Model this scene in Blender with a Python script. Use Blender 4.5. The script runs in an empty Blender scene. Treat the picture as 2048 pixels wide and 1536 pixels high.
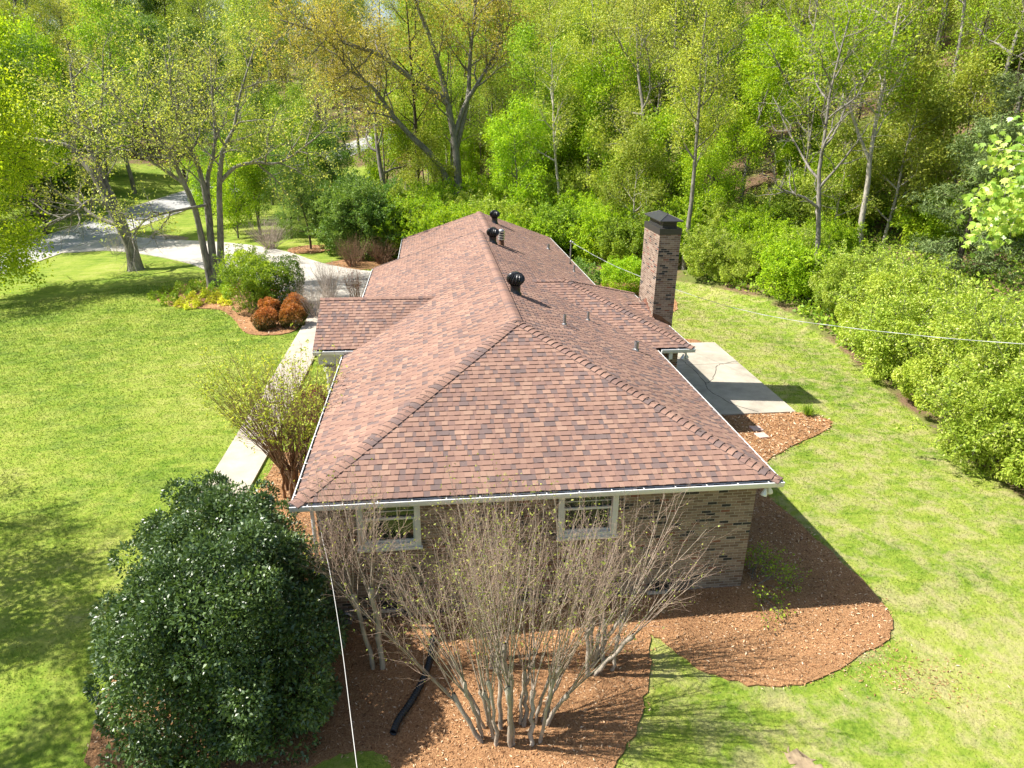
import bpy, bmesh, math, random
import numpy as np
from mathutils import Vector, Matrix

# ---------------------------------------------------------------- camera, light, exposure
SC = bpy.context.scene
COL = SC.collection
R = math.radians
cam_d = bpy.data.cameras.new("camera")
cam = bpy.data.objects.new("camera", cam_d)
COL.objects.link(cam)
SC.camera = cam
cam_d.sensor_width = 36.0
cam_d.lens = 1362.19 / 2048 * 36.0
cam_d.clip_start = 0.1
cam_d.clip_end = 1500
YAW, PITCH, ROLL = 0.1189, 0.3817, 0.0119
_f = Vector((math.sin(YAW) * math.cos(PITCH), math.cos(YAW) * math.cos(PITCH), -math.sin(PITCH)))
_r = Vector((math.cos(YAW), -math.sin(YAW), 0))
_u = _r.cross(_f)
_r2 = _r * math.cos(ROLL) + _u * math.sin(ROLL)
_u2 = -_r * math.sin(ROLL) + _u * math.cos(ROLL)
_m = Matrix((( _r2.x, _u2.x, -_f.x, 2.7945), (_r2.y, _u2.y, -_f.y, -11.2672), (_r2.z, _u2.z, -_f.z, 9.7362), (0, 0, 0, 1)))
cam.matrix_world = _m

SUN_TO = Vector((-0.88, 0.13, 1.0)).normalized()       # towards the sun
world = bpy.data.worlds.new("World")
SC.world = world
world.use_nodes = True
wn = world.node_tree.nodes
sky = wn.new("ShaderNodeTexSky")
sky.sky_type = 'NISHITA'
sky.sun_disc = False
sky.sun_elevation = math.asin(SUN_TO.z)
sky.sun_rotation = math.atan2(SUN_TO.x, SUN_TO.y) % (2 * math.pi)
sky.air_density = 1.2
sky.dust_density = 1.5
bg = wn["Background"]
bg.inputs[1].default_value = 0.078
world.node_tree.links.new(sky.outputs[0], bg.inputs[0])
sun_d = bpy.data.lights.new("sun", 'SUN')
sun_d.energy = 5.0
sun_d.angle = R(0.53)
sun_d.color = (1.0, 0.945, 0.86)
sun = bpy.data.objects.new("sun", sun_d)
COL.objects.link(sun)
sun.rotation_euler = (-SUN_TO).to_track_quat('-Z', 'Y').to_euler()
sun.location = (-30, 5, 40)
SC.view_settings.view_transform = 'Standard'
SC.view_settings.look = 'None'
SC.view_settings.gamma = 1
SC.view_settings.exposure = 0.98
SC.cycles.use_adaptive_sampling = True
SC.cycles.adaptive_threshold = 0.025
SC.cycles.max_bounces = 6
SC.cycles.diffuse_bounces = 3
SC.cycles.glossy_bounces = 3
SC.cycles.transmission_bounces = 4
SC.cycles.transparent_max_bounces = 4
SC.cycles.caustics_reflective = False
SC.cycles.caustics_refractive = False

# ---------------------------------------------------------------- helpers
def tag(o, label=None, cat=None, group=None, kind=None):
    if label: o["label"] = label
    if cat: o["category"] = cat
    if group: o["group"] = group
    if kind: o["kind"] = kind
    return o

def empty(name, loc=(0, 0, 0), rz=0.0, scale=1.0):
    o = bpy.data.objects.new(name, None)
    o.empty_display_size = 0.3
    COL.objects.link(o)
    o.location = loc
    o.rotation_euler = (0, 0, rz)
    o.scale = (scale,) * 3 if not hasattr(scale, '__len__') else scale
    return o

def thing(name, label, cat, loc=(0, 0, 0), rz=0.0, group=None, scale=1.0):
    return tag(empty(name, loc, rz, scale), label, cat, group)

def link(name, me, mat=None, parent=None):
    o = bpy.data.objects.new(name, me)
    COL.objects.link(o)
    if mat is not None and len(me.materials) == 0:
        me.materials.append(mat)
    if parent is not None:
        o.parent = parent
    return o

def np_mesh(name, V, quads=None, tris=None, tone=None, smooth=False):
    """fast mesh from numpy arrays; tone = one float per face"""
    me = bpy.data.meshes.new(name)
    V = np.asarray(V, np.float32)
    fl = []
    tot = []
    if quads is not None and len(quads):
        fl.append(np.asarray(quads, np.int32).ravel()); tot.append(np.full(len(quads), 4, np.int32))
    if tris is not None and len(tris):
        fl.append(np.asarray(tris, np.int32).ravel()); tot.append(np.full(len(tris), 3, np.int32))
    li = np.concatenate(fl); lt = np.concatenate(tot)
    ls = np.concatenate([[0], np.cumsum(lt)[:-1]]).astype(np.int32)
    me.vertices.add(len(V)); me.vertices.foreach_set("co", V.ravel())
    me.loops.add(len(li)); me.loops.foreach_set("vertex_index", li)
    me.polygons.add(len(lt)); me.polygons.foreach_set("loop_start", ls); me.polygons.foreach_set("loop_total", lt)
    if smooth:
        me.polygons.foreach_set("use_smooth", np.ones(len(lt), bool))
    if tone is not None:
        a = me.attributes.new("tone", 'FLOAT', 'FACE')
        a.data.foreach_set("value", np.asarray(tone, np.float32))
    me.update(calc_edges=True)
    return me

class MB:
    """collects simple shapes into one mesh"""
    def __init__(s):
        s.v = []; s.f = []; s.t = []; s.uv = []
    def poly(s, pts, tone=0.0, uv=None):
        i = len(s.v)
        s.v += [tuple(p) for p in pts]
        s.f.append(list(range(i, i + len(pts)))); s.t.append(tone)
        s.uv.append(uv if uv is not None else [(0, 0)] * len(pts))
    def box(s, a, b, tone=0.0):
        x0, y0, z0 = a; x1, y1, z1 = b
        P = [(x0, y0, z0), (x1, y0, z0), (x1, y1, z0), (x0, y1, z0), (x0, y0, z1), (x1, y0, z1), (x1, y1, z1), (x0, y1, z1)]
        for q in ((0, 3, 2, 1), (4, 5, 6, 7), (0, 1, 5, 4), (1, 2, 6, 5), (2, 3, 7, 6), (3, 0, 4, 7)):
            s.poly([P[k] for k in q], tone)
        return s
    def obox(s, c, ax, ay, az, tone=0.0):
        c = Vector(c); ax = Vector(ax); ay = Vector(ay); az = Vector(az)
        P = [c + ax * i + ay * j + az * k for k in (-1, 1) for j in (-1, 1) for i in (-1, 1)]
        for q in ((0, 2, 3, 1), (4, 5, 7, 6), (0, 1, 5, 4), (1, 3, 7, 5), (3, 2, 6, 7), (2, 0, 4, 6)):
            s.poly([P[k] for k in q], tone)
        return s
    def tube(s, pts, rad, k=8, cap=True, tone=0.0):
        V, Q = tube_np(pts, rad, k)
        i = len(s.v)
        s.v += [tuple(p) for p in V]
        for q in Q:
            s.f.append([int(a) + i for a in q]); s.t.append(tone); s.uv.append([(0, 0)] * 4)
        if cap:
            n = len(pts)
            s.f.append([i + j for j in range(k)][::-1]); s.t.append(tone); s.uv.append([(0, 0)] * k)
            s.f.append([i + (n - 1) * k + j for j in range(k)]); s.t.append(tone); s.uv.append([(0, 0)] * k)
        return s
    def lathe(s, prof, c=(0, 0, 0), k=20, tone=0.0, axis=None):
        i = len(s.v); c = Vector(c)
        for (r, z) in prof:
            for j in range(k):
                a = 2 * math.pi * j / k
                p = Vector((r * math.cos(a), r * math.sin(a), z))
                if axis is not None: p = axis @ p
                s.v.append(tuple(c + p))
        for m in range(len(prof) - 1):
            for j in range(k):
                q = [i + m * k + j, i + m * k + (j + 1) % k, i + (m + 1) * k + (j + 1) % k, i + (m + 1) * k + j]
                s.f.append(q); s.t.append(tone); s.uv.append([(0, 0)] * 4)
        return s
    def build(s, name, mat, parent=None, smooth=False, weld=False, bevel=0.0):
        me = bpy.data.meshes.new(name)
        me.from_pydata(s.v, [], s.f)
        a = me.attributes.new("tone", 'FLOAT', 'FACE')
        a.data.foreach_set("value", np.asarray(s.t, np.float32))
        ul = me.uv_layers.new(name="UVMap")
        flat = np.asarray([c for u in s.uv for p in u for c in p], np.float32)
        ul.data.foreach_set("uv", flat)
        if smooth:
            me.polygons.foreach_set("use_smooth", np.ones(len(me.polygons), bool))
        me.update()
        if weld or bevel:
            bm = bmesh.new(); bm.from_mesh(me)
            bmesh.ops.remove_doubles(bm, verts=bm.verts, dist=1e-5)
            bmesh.ops.recalc_face_normals(bm, faces=bm.faces)
            if bevel:
                bmesh.ops.bevel(bm, geom=[e for e in bm.edges if e.is_manifold and e.calc_face_angle(0) > 0.5], offset=bevel, segments=2, affect='EDGES', profile=0.5)
            bm.to_mesh(me); bm.free()
        return link(name, me, mat, parent)

def tube_np(pts, rad, k):
    P = np.asarray(pts, float); r = np.asarray(rad, float)
    T = np.gradient(P, axis=0)
    T /= np.linalg.norm(T, axis=1)[:, None] + 1e-9
    m = T.mean(0)
    ref = np.eye(3)[np.argmin(np.abs(m))]
    A = np.cross(T, ref); A /= np.linalg.norm(A, axis=1)[:, None] + 1e-9
    B = np.cross(T, A)
    th = np.arange(k) * 2 * np.pi / k
    V = P[:, None, :] + r[:, None, None] * (np.cos(th)[None, :, None] * A[:, None, :] + np.sin(th)[None, :, None] * B[:, None, :])
    n = len(P)
    i = np.arange(n - 1)[:, None] * k; j = np.arange(k)[None, :]; j2 = (j + 1) % k
    Q = np.stack([i + j, i + j2, i + k + j2, i + k + j], -1).reshape(-1, 4)
    return V.reshape(-1, 3), Q

def tubes_mesh(name, tubes, kfun=None):
    VV = []; QQ = []; TT = []; off = 0
    for pts, rad in tubes:
        rm = max(rad)
        k = 10 if rm > 0.2 else 7 if rm > 0.06 else 5 if rm > 0.025 else 3
        V, Q = tube_np(pts, rad, k)
        VV.append(V); QQ.append(Q + off); off += len(V)
        TT.append(np.full(len(Q), min(1.0, rm / 0.15)))
    return np_mesh(name, np.concatenate(VV), np.concatenate(QQ), tone=np.concatenate(TT), smooth=True)

def unit(a):
    return a / (np.linalg.norm(a, axis=-1, keepdims=True) + 1e-9)

def leaves_np(rng, P, A, L, w=0.55, fold=0.18, flat=0.5):
    """diamond leaves: P base points, A axes, L lengths"""
    n = len(P)
    up = unit(rng.normal(size=(n, 3)) * (1 - flat) + np.array([0, 0, 1.0]) * flat + rng.normal(size=(n, 3)) * .15)
    S = unit(np.cross(A, up)); N = np.cross(S, A)
    L = L[:, None]
    m = P + A * L * .45
    v0 = P; v1 = m + S * L * w * .5 + N * L * fold; v2 = P + A * L; v3 = m - S * L * w * .5 + N * L * fold
    V = np.stack([v0, v1, v2, v3], 1).reshape(-1, 3)
    Q = np.arange(4 * n).reshape(-1, 4)
    return V, Q

def sm(a, b, t):
    t = np.clip((t - a) / (b - a), 0, 1)
    return t * t * (3 - 2 * t)

def G(x, y):
    """height of the ground"""
    x = np.asarray(x, float); y = np.asarray(y, float)
    g = -.22 * sm(9, 0, x) * sm(14, -1, y)
    g = g - .32 * sm(0.4, -2.2, y)
    g = g - 1.0 * sm(-2, -30, x)
    s = np.maximum(x * 0.92 + y * 0.38 - 24.2, 0)
    h = 0.42 * s ** 2 / (s + 4)
    t = np.maximum(y - 62 + 0.35 * np.maximum(-x, 0), 0)
    h2 = .14 * t * t / (t + 12)
    return g + np.maximum(h, h2 * .9) + .25 * np.minimum(h, h2)

def on_ground(x, y, dz=0.0):
    return (x, y, float(G(x, y)) + dz)

# ---------------------------------------------------------------- materials
def new_mat(name):
    m = bpy.data.materials.new(name); m.use_nodes = True
    nt = m.node_tree
    p = nt.nodes["Principled BSDF"]
    return m, nt, p

def N(nt, t, **kw):
    n = nt.nodes.new(t)
    for k, v in kw.items():
        if k.startswith("in_"):
            key = k[3:]
            key = int(key) if key.isdigit() else key.replace("_", " ")
            n.inputs[key].default_value = v
        else:
            setattr(n, k, v)
    return n

def L(nt, a, b): nt.links.new(a, b)

def ramp(nt, stops, interp='LINEAR'):
    r = nt.nodes.new("ShaderNodeValToRGB")
    r.color_ramp.interpolation = interp
    e = r.color_ramp.elements
    e[0].position, e[0].color = stops[0][0], (*stops[0][1], 1)
    e[1].position, e[1].color = stops[1][0], (*stops[1][1], 1)
    for s in stops[2:]:
        k = e.new(s[0]); k.color = (*s[1], 1)
    return r

def mix(nt, fac, a, b, mode='MIX'):
    m = nt.nodes.new("ShaderNodeMix"); m.data_type = 'RGBA'; m.blend_type = mode
    for sock, v in ((m.inputs[0], fac), (m.inputs[6], a), (m.inputs[7], b)):
        if hasattr(v, 'is_output'): L(nt, v, sock)
        elif isinstance(v, (int, float)): sock.default_value = v
        else: sock.default_value = (*v, 1)
    return m.outputs[2]

def math_n(nt, op, a, b=None):
    m = nt.nodes.new("ShaderNodeMath"); m.operation = op
    for i, v in enumerate((a, b)):
        if v is None: continue
        if hasattr(v, 'is_output'): L(nt, v, m.inputs[i])
        else: m.inputs[i].default_value = v
    return m.outputs[0]

def noise(nt, scale, detail=4, rough=.55, vec=None, dist=0.0):
    n = N(nt, "ShaderNodeTexNoise", in_Scale=scale, in_Detail=detail, in_Roughness=rough, in_Distortion=dist)
    if vec is not None: L(nt, vec, n.inputs[0])
    return n

def objco(nt): return nt.nodes.new("ShaderNodeTexCoord").outputs["Object"]
def pos(nt): return nt.nodes.new("ShaderNodeNewGeometry").outputs["Position"]

def bump(nt, p, h, strength=.4, dist=.02):
    b = N(nt, "ShaderNodeBump", in_Strength=strength, in_Distance=dist)
    L(nt, h, b.inputs["Height"]); L(nt, b.outputs[0], p.inputs["Normal"])

def simple(name, col, rough=.5, metal=0.0, var=.12, scale=8, spec=.5):
    m, nt, p = new_mat(name)
    n = noise(nt, scale, 5)
    c = ramp(nt, [(.3, tuple(x * (1 - var) for x in col)), (.7, tuple(min(1, x * (1 + var)) for x in col))])
    L(nt, n.outputs[0], c.inputs[0]); L(nt, c.outputs[0], p.inputs["Base Color"])
    r = N(nt, "ShaderNodeMapRange", in_3=rough * .85, in_4=min(1, rough * 1.15)); L(nt, n.outputs[0], r.inputs[0]); L(nt, r.outputs[0], p.inputs["Roughness"])
    p.inputs["Metallic"].default_value = metal
    p.inputs["Specular IOR Level"].default_value = spec
    return m

def leaf_mat(name, stops, transl=.4, rough=.5, spec=.25, inst=.25, tcol=(1.15, 1.1, .55), lf=1.75):
    m, nt, p = new_mat(name)
    stops = [(s, tuple(min(.85, c * lf + .006 * lf) for c in col)) for s, col in stops]
    at = N(nt, "ShaderNodeAttribute", attribute_name="tone")
    r = ramp(nt, stops); L(nt, at.outputs["Fac"], r.inputs[0])
    oi = nt.nodes.new("ShaderNodeObjectInfo")
    hs = N(nt, "ShaderNodeHueSaturation")
    mr = N(nt, "ShaderNodeMapRange", in_3=1 - inst, in_4=1 + inst); L(nt, oi.outputs["Random"], mr.inputs[0])
    L(nt, mr.outputs[0], hs.inputs["Value"])
    wn_ = N(nt, "ShaderNodeTexWhiteNoise", noise_dimensions='1D'); L(nt, oi.outputs["Random"], wn_.inputs["W"])
    mh = N(nt, "ShaderNodeMapRange", in_3=.5 - inst * .05, in_4=.5 + inst * .05); L(nt, wn_.outputs[0], mh.inputs[0]); L(nt, mh.outputs[0], hs.inputs["Hue"])
    L(nt, r.outputs[0], hs.inputs["Color"])
    L(nt, hs.outputs[0], p.inputs["Base Color"])
    p.inputs["Roughness"].default_value = rough
    p.inputs["Specular IOR Level"].default_value = spec
    if transl > 0:
        tr = nt.nodes.new("ShaderNodeBsdfTranslucent")
        tc = mix(nt, 1.0, hs.outputs[0], tcol, 'MULTIPLY'); L(nt, tc, tr.inputs[0])
        ms = N(nt, "ShaderNodeMixShader", in_0=transl)
        L(nt, p.outputs[0], ms.inputs[1]); L(nt, tr.outputs[0], ms.inputs[2])
        L(nt, ms.outputs[0], nt.nodes["Material Output"].inputs[0])
    return m

def bark_mat(name, dark, light, scale=6, thin=None):
    m, nt, p = new_mat(name)
    co = objco(nt)
    mp = N(nt, "ShaderNodeMapping"); mp.inputs["Scale"].default_value = (1, 1, .25); L(nt, co, mp.inputs[0])
    n = noise(nt, scale * 2, 6, .65, mp.outputs[0])
    n2 = noise(nt, 1.3, 3, .5, co)
    a = math_n(nt, 'ADD', math_n(nt, 'MULTIPLY', n.outputs[0], .65), math_n(nt, 'MULTIPLY', n2.outputs[0], .35))
    r = ramp(nt, [(.36, dark), (.62, light)]); L(nt, a, r.inputs[0])
    c = r.outputs[0]
    if thin:
        at = N(nt, "ShaderNodeAttribute", attribute_name="tone")
        k = N(nt, "ShaderNodeMapRange", in_1=.05, in_2=.11, in_3=1, in_4=0); L(nt, at.outputs["Fac"], k.inputs[0])
        c = mix(nt, k.outputs[0], c, thin)
    L(nt, c, p.inputs["Base Color"]); p.inputs["Roughness"].default_value = .9
    p.inputs["Specular IOR Level"].default_value = .15
    bump(nt, p, n.outputs[0], .5, .03)
    return m

def make_shingle():
    m, nt, p = new_mat("asphalt_shingle")
    at = N(nt, "ShaderNodeAttribute", attribute_name="tone")
    r = ramp(nt, [(0, (.165, .122, .113)), (.12, (.198, .136, .120)), (.22, (.236, .145, .118)), (.45, (.278, .168, .129)), (.7, (.312, .191, .144)), (1.0, (.342, .218, .163))])
    L(nt, at.outputs["Fac"], r.inputs[0])
    n = noise(nt, 260, 2, .6, pos(nt))
    n2 = noise(nt, .55, 4, .6, pos(nt))
    g = N(nt, "ShaderNodeMapRange", in_3=.72, in_4=1.28); L(nt, n.outputs[0], g.inputs[0])
    g2 = N(nt, "ShaderNodeMapRange", in_1=.3, in_2=.7, in_3=.88, in_4=1.1); L(nt, n2.outputs[0], g2.inputs[0])
    gg = math_n(nt, 'MULTIPLY', g.outputs[0], g2.outputs[0])
    c = N(nt, "ShaderNodeVectorMath", operation='SCALE'); L(nt, r.outputs[0], c.inputs[0]); L(nt, gg, c.inputs["Scale"])
    L(nt, c.outputs[0], p.inputs["Base Color"])
    p.inputs["Roughness"].default_value = .92
    p.inputs["Specular IOR Level"].default_value = .22
    bump(nt, p, n.outputs[0], .35, .004)
    return m

def make_brick():
    m, nt, p = new_mat("brick_masonry")
    uv = N(nt, "ShaderNodeUVMap", uv_map="UVMap")
    sp = nt.nodes.new("ShaderNodeSeparateXYZ"); L(nt, uv.outputs[0], sp.inputs[0])
    CH, CW = .068, .208
    v = math_n(nt, 'DIVIDE', sp.outputs[1], CH)
    row = math_n(nt, 'FLOOR', v)
    fv = math_n(nt, 'SUBTRACT', v, row)
    off = math_n(nt, 'MULTIPLY', math_n(nt, 'MODULO', row, 2.0), .5)
    u = math_n(nt, 'ADD', math_n(nt, 'DIVIDE', sp.outputs[0], CW), off)
    colu = math_n(nt, 'FLOOR', u)
    fu = math_n(nt, 'SUBTRACT', u, colu)
    cb = nt.nodes.new("ShaderNodeCombineXYZ"); L(nt, colu, cb.inputs[0]); L(nt, row, cb.inputs[1])
    wn1 = N(nt, "ShaderNodeTexWhiteNoise", noise_dimensions='2D'); L(nt, cb.outputs[0], wn1.inputs["Vector"])
    br = ramp(nt, [(0, (.045, .043, .043)), (.07, (.06, .054, .052)), (.09, (.22, .10, .07)), (.14, (.20, .12, .085)), (.18, (.185, .130, .098)), (.45, (.250, .180, .135)), (.75, (.31, .232, .178)), (1, (.36, .28, .22))], 'CONSTANT')
    L(nt, wn1.outputs[0], br.inputs[0])
    eu = math_n(nt, 'MINIMUM', fu, math_n(nt, 'SUBTRACT', 1.0, fu))
    ev = math_n(nt, 'MINIMUM', fv, math_n(nt, 'SUBTRACT', 1.0, fv))
    d = math_n(nt, 'MINIMUM', math_n(nt, 'MULTIPLY', eu, CW), math_n(nt, 'MULTIPLY', ev, CH))
    mk = N(nt, "ShaderNodeMapRange", in_1=.004, in_2=.0065); L(nt, d, mk.inputs[0])
    n = noise(nt, 35, 5, .6, uv.outputs[0])
    n2 = noise(nt, 1.1, 4, .6, uv.outputs[0])
    mort = ramp(nt, [(.3, (.33, .29, .245)), (.7, (.46, .41, .35))]); L(nt, n.outputs[0], mort.inputs[0])
    c = mix(nt, mk.outputs[0], mort.outputs[0], br.outputs[0])
    g = N(nt, "ShaderNodeMapRange", in_3=.75, in_4=1.25); L(nt, n.outputs[0], g.inputs[0])
    g2 = N(nt, "ShaderNodeMapRange", in_1=.3, in_2=.7, in_3=.85, in_4=1.12); L(nt, n2.outputs[0], g2.inputs[0])
    sc = N(nt, "ShaderNodeVectorMath", operation='SCALE'); L(nt, c, sc.inputs[0]); L(nt, math_n(nt, 'MULTIPLY', g.outputs[0], g2.outputs[0]), sc.inputs["Scale"])
    L(nt, sc.outputs[0], p.inputs["Base Color"])
    p.inputs["Roughness"].default_value = .9
    p.inputs["Specular IOR Level"].default_value = .2
    h = math_n(nt, 'ADD', mk.outputs[0], math_n(nt, 'MULTIPLY', n.outputs[0], .3))
    bump(nt, p, h, .7, .008)
    return m

def lawn_color(nt):
    P_ = pos(nt)
    big = noise(nt, .22, 4, .6, P_)
    mp = N(nt, "ShaderNodeMapping"); mp.inputs["Rotation"].default_value = (0, 0, .35); mp.inputs["Scale"].default_value = (1, 2.2, 1); L(nt, P_, mp.inputs[0])
    med = noise(nt, 1.1, 6, .68, mp.outputs[0], .6)
    fine = noise(nt, 9, 4, .7, P_)
    a = math_n(nt, 'ADD', math_n(nt, 'MULTIPLY', big.outputs[0], .38), math_n(nt, 'MULTIPLY', med.outputs[0], .38))
    a = math_n(nt, 'ADD', a, math_n(nt, 'MULTIPLY', fine.outputs[0], .25))
    r = ramp(nt, LAWN_STOPS); L(nt, a, r.inputs[0])
    sx = nt.nodes.new("ShaderNodeSeparateXYZ"); L(nt, P_, sx.inputs[0])
    right = N(nt, "ShaderNodeMapRange", in_1=4.0, in_2=9.0); L(nt, sx.outputs[0], right.inputs[0])
    m2 = noise(nt, 1.6, 5, .7, P_, .4)
    st = N(nt, "ShaderNodeMapRange", in_1=.45, in_2=.62, in_3=0, in_4=.72); L(nt, m2.outputs[0], st.inputs[0])
    straw = mix(nt, math_n(nt, 'MULTIPLY', st.outputs[0], math_n(nt, 'ADD', math_n(nt, 'MULTIPLY', right.outputs[0], .78), .16)), r.outputs[0], (.40, .345, .18))
    return straw, fine

LAWN_STOPS = [(.36, (.070, .135, .014)), (.44, (.140, .225, .024)), (.50, (.215, .292, .037)), (.56, (.285, .335, .058)), (.66, (.37, .365, .13))]

def make_ground():
    m, nt, p = new_mat("lawn_and_leaf_litter")
    c, fine = lawn_color(nt)
    P_ = pos(nt)
    at = N(nt, "ShaderNodeAttribute", attribute_name="wood")
    n = noise(nt, .5, 6, .7, P_, .8)
    n3 = noise(nt, 14, 5, .7, P_)
    lit = ramp(nt, [(.25, (.075, .045, .028)), (.5, (.185, .118, .074)), (.75, (.30, .21, .14))]); L(nt, n3.outputs[0], lit.inputs[0])
    n4 = noise(nt, .35, 5, .65, P_)
    gm = N(nt, "ShaderNodeMapRange", in_1=.44, in_2=.60, in_3=0, in_4=.7); L(nt, n4.outputs[0], gm.inputs[0])
    fl = mix(nt, gm.outputs[0], lit.outputs[0], (.105, .17, .022))
    k = math_n(nt, 'ADD', at.outputs["Fac"], math_n(nt, 'MULTIPLY', math_n(nt, 'SUBTRACT', n.outputs[0], .5), .9))
    kk = N(nt, "ShaderNodeMapRange", in_1=.42, in_2=.58); L(nt, k, kk.inputs[0])
    L(nt, mix(nt, kk.outputs[0], c, fl), p.inputs["Base Color"])
    p.inputs["Roughness"].default_value = .95; p.inputs["Specular IOR Level"].default_value = .1
    bump(nt, p, fine.outputs[0], .8, .05)
    return m

def make_grass():
    m, nt, p = new_mat("grass_blades")
    c, fine = lawn_color(nt)
    at = N(nt, "ShaderNodeAttribute", attribute_name="tone")
    g = N(nt, "ShaderNodeMapRange", in_3=.7, in_4=1.35); L(nt, at.outputs["Fac"], g.inputs[0])
    sc = N(nt, "ShaderNodeVectorMath", operation='SCALE'); L(nt, c, sc.inputs[0]); L(nt, g.outputs[0], sc.inputs["Scale"])
    L(nt, sc.outputs[0], p.inputs["Base Color"]); p.inputs["Roughness"].default_value = .6; p.inputs["Specular IOR Level"].default_value = .2
    tr = nt.nodes.new("ShaderNodeBsdfTranslucent"); L(nt, sc.outputs[0], tr.inputs[0])
    ms = N(nt, "ShaderNodeMixShader", in_0=.35); L(nt, p.outputs[0], ms.inputs[1]); L(nt, tr.outputs[0], ms.inputs[2]); L(nt, ms.outputs[0], nt.nodes["Material Output"].inputs[0])
    return m

def make_mulch(base=True):
    m, nt, p = new_mat("wood_mulch" if base else "mulch_chips")
    P_ = pos(nt)
    big = noise(nt, .6, 4, .6, P_)
    if base:
        n = noise(nt, 30, 5, .75, P_)
        src = n.outputs[0]
        r = ramp(nt, [(.28, (.13, .060, .028)), (.5, (.38, .200, .092)), (.72, (.56, .34, .175))])
    else:
        at = N(nt, "ShaderNodeAttribute", attribute_name="tone"); src = at.outputs["Fac"]
        r = ramp(nt, [(0, (.12, .055, .025)), (.3, (.40, .20, .088)), (.7, (.58, .335, .16)), (1, (.76, .60, .42))])
    L(nt, src, r.inputs[0])
    g = N(nt, "ShaderNodeMapRange", in_1=.3, in_2=.7, in_3=.78, in_4=1.15); L(nt, big.outputs[0], g.inputs[0])
    sc = N(nt, "ShaderNodeVectorMath", operation='SCALE'); L(nt, r.outputs[0], sc.inputs[0]); L(nt, g.outputs[0], sc.inputs["Scale"])
    L(nt, sc.outputs[0], p.inputs["Base Color"]); p.inputs["Roughness"].default_value = .85; p.inputs["Specular IOR Level"].default_value = .25
    if base: bump(nt, p, src, 1.0, .03)
    return m

def make_concrete(name, a, b, cracks=False, dirt=.35):
    m, nt, p = new_mat(name)
    P_ = pos(nt)
    n = noise(nt, 1.0, 6, .65, P_); n2 = noise(nt, 40, 4, .6, P_)
    s = math_n(nt, 'ADD', math_n(nt, 'MULTIPLY', n.outputs[0], .75), math_n(nt, 'MULTIPLY', n2.outputs[0], .25))
    r = ramp(nt, [(.35, a), (.62, b)]); L(nt, s, r.inputs[0])
    c = r.outputs[0]
    L(nt, c, p.inputs["Base Color"]); p.inputs["Roughness"].default_value = .88; p.inputs["Specular IOR Level"].default_value = .25
    bump(nt, p, n2.outputs[0], .25, .01)
    return m

M = {}
M['shingle'] = make_shingle()
M['brick'] = make_brick()
M['ground'] = make_ground()
M['grass'] = make_grass()
M['mulch'] = make_mulch(True)
M['chips'] = make_mulch(False)
M['concrete'] = make_concrete("patio_concrete", (.30, .27, .22), (.50, .445, .36))
M['walkway'] = make_concrete("walkway_concrete", (.36, .32, .265), (.52, .465, .385))
M['drive'] = make_concrete("driveway_concrete", (.38, .35, .305), (.55, .51, .445))
M['road'] = make_concrete("worn_asphalt", (.33, .325, .325), (.46, .455, .45))
M['crack'] = simple("dark_crack_joint", (.06, .055, .045), .9)  # one dark tone for the patio cracks and joint
M['white'] = simple("white_painted_aluminium", (.78, .78, .77), .35, var=.05)
M['whitewood'] = simple("white_painted_wood", (.70, .70, .67), .45, var=.06)
M['gutterin'] = simple("gutter_leaf_debris", (.022, .016, .014), .9, var=.5, scale=30)
M['black'] = simple("black_painted_metal", (.016, .017, .019), .3, var=.3)
M['darkmetal'] = simple("dark_bronze_sheet_metal", (.060, .058, .056), .38, metal=.35, var=.15)
M['grey'] = simple("galvanised_steel", (.30, .30, .30), .45, metal=.6, var=.2)
M['silver'] = simple("bare_aluminium", (.62, .62, .60), .35, metal=.8, var=.15)
M['rust'] = simple("weathered_rust_mortar", (.165, .085, .045), .9, var=.35, scale=5)
M['flash'] = simple("brown_step_flashing", (.20, .085, .055), .7, var=.2)
M['slab'] = simple("red_concrete_paver", (.60, .42, .36), .85, var=.12)
M['pipe'] = simple("black_corrugated_plastic", (.018, .022, .026), .4, var=.2)
M['cable'] = simple("grey_white_cable_sheath", (.42, .43, .44), .45, var=.08)
M['cablew'] = simple("white_cable_sheath", (.55, .54, .52), .5, var=.2)
M['curtain'] = simple("pale_green_blind", (.28, .36, .20), .8, var=.1)
M['soil'] = simple("bare_clay_soil", (.30, .225, .135), .95, var=.35, scale=7)
M['stone'] = simple("grey_headwall_stone", (.36, .34, .30), .9, var=.25, scale=4)
M['bark'] = bark_mat("grey_bark", (.105, .095, .08), (.33, .305, .265))
M['barkd'] = bark_mat("dark_brown_bark", (.040, .032, .025), (.135, .11, .085))
M['barkp'] = bark_mat("pale_bark", (.24, .215, .18), (.54, .495, .43))
M['myrtle'] = bark_mat("crepe_myrtle_bark", (.24, .205, .165), (.54, .47, .38), 5, thin=(.40, .29, .225))
M['twig'] = bark_mat("tan_twigs", (.30, .24, .20), (.56, .47, .40), 5)
M['redtwig'] = bark_mat("reddish_twigs", (.13, .075, .045), (.30, .19, .115), 5)
gl, nt, p = new_mat("window_glass")
p.inputs["Base Color"].default_value = (.02, .03, .022, 1); p.inputs["Roughness"].default_value = .03; p.inputs["Specular IOR Level"].default_value = .8
M['glass'] = gl
M['carwhite'] = simple("white_car_paint", (.80, .80, .80), .2, var=.02, spec=.6)
M['carblue'] = simple("silver_car_paint", (.5, .52, .55), .25, metal=.3, var=.02, spec=.6)
M['tyre'] = simple("black_rubber", (.02, .02, .02), .8)
M['lamp'] = simple("headlight_lens", (.7, .7, .7), .1)
M['navy'] = simple("dark_blue_plastic", (.03, .04, .09), .4)
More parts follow.
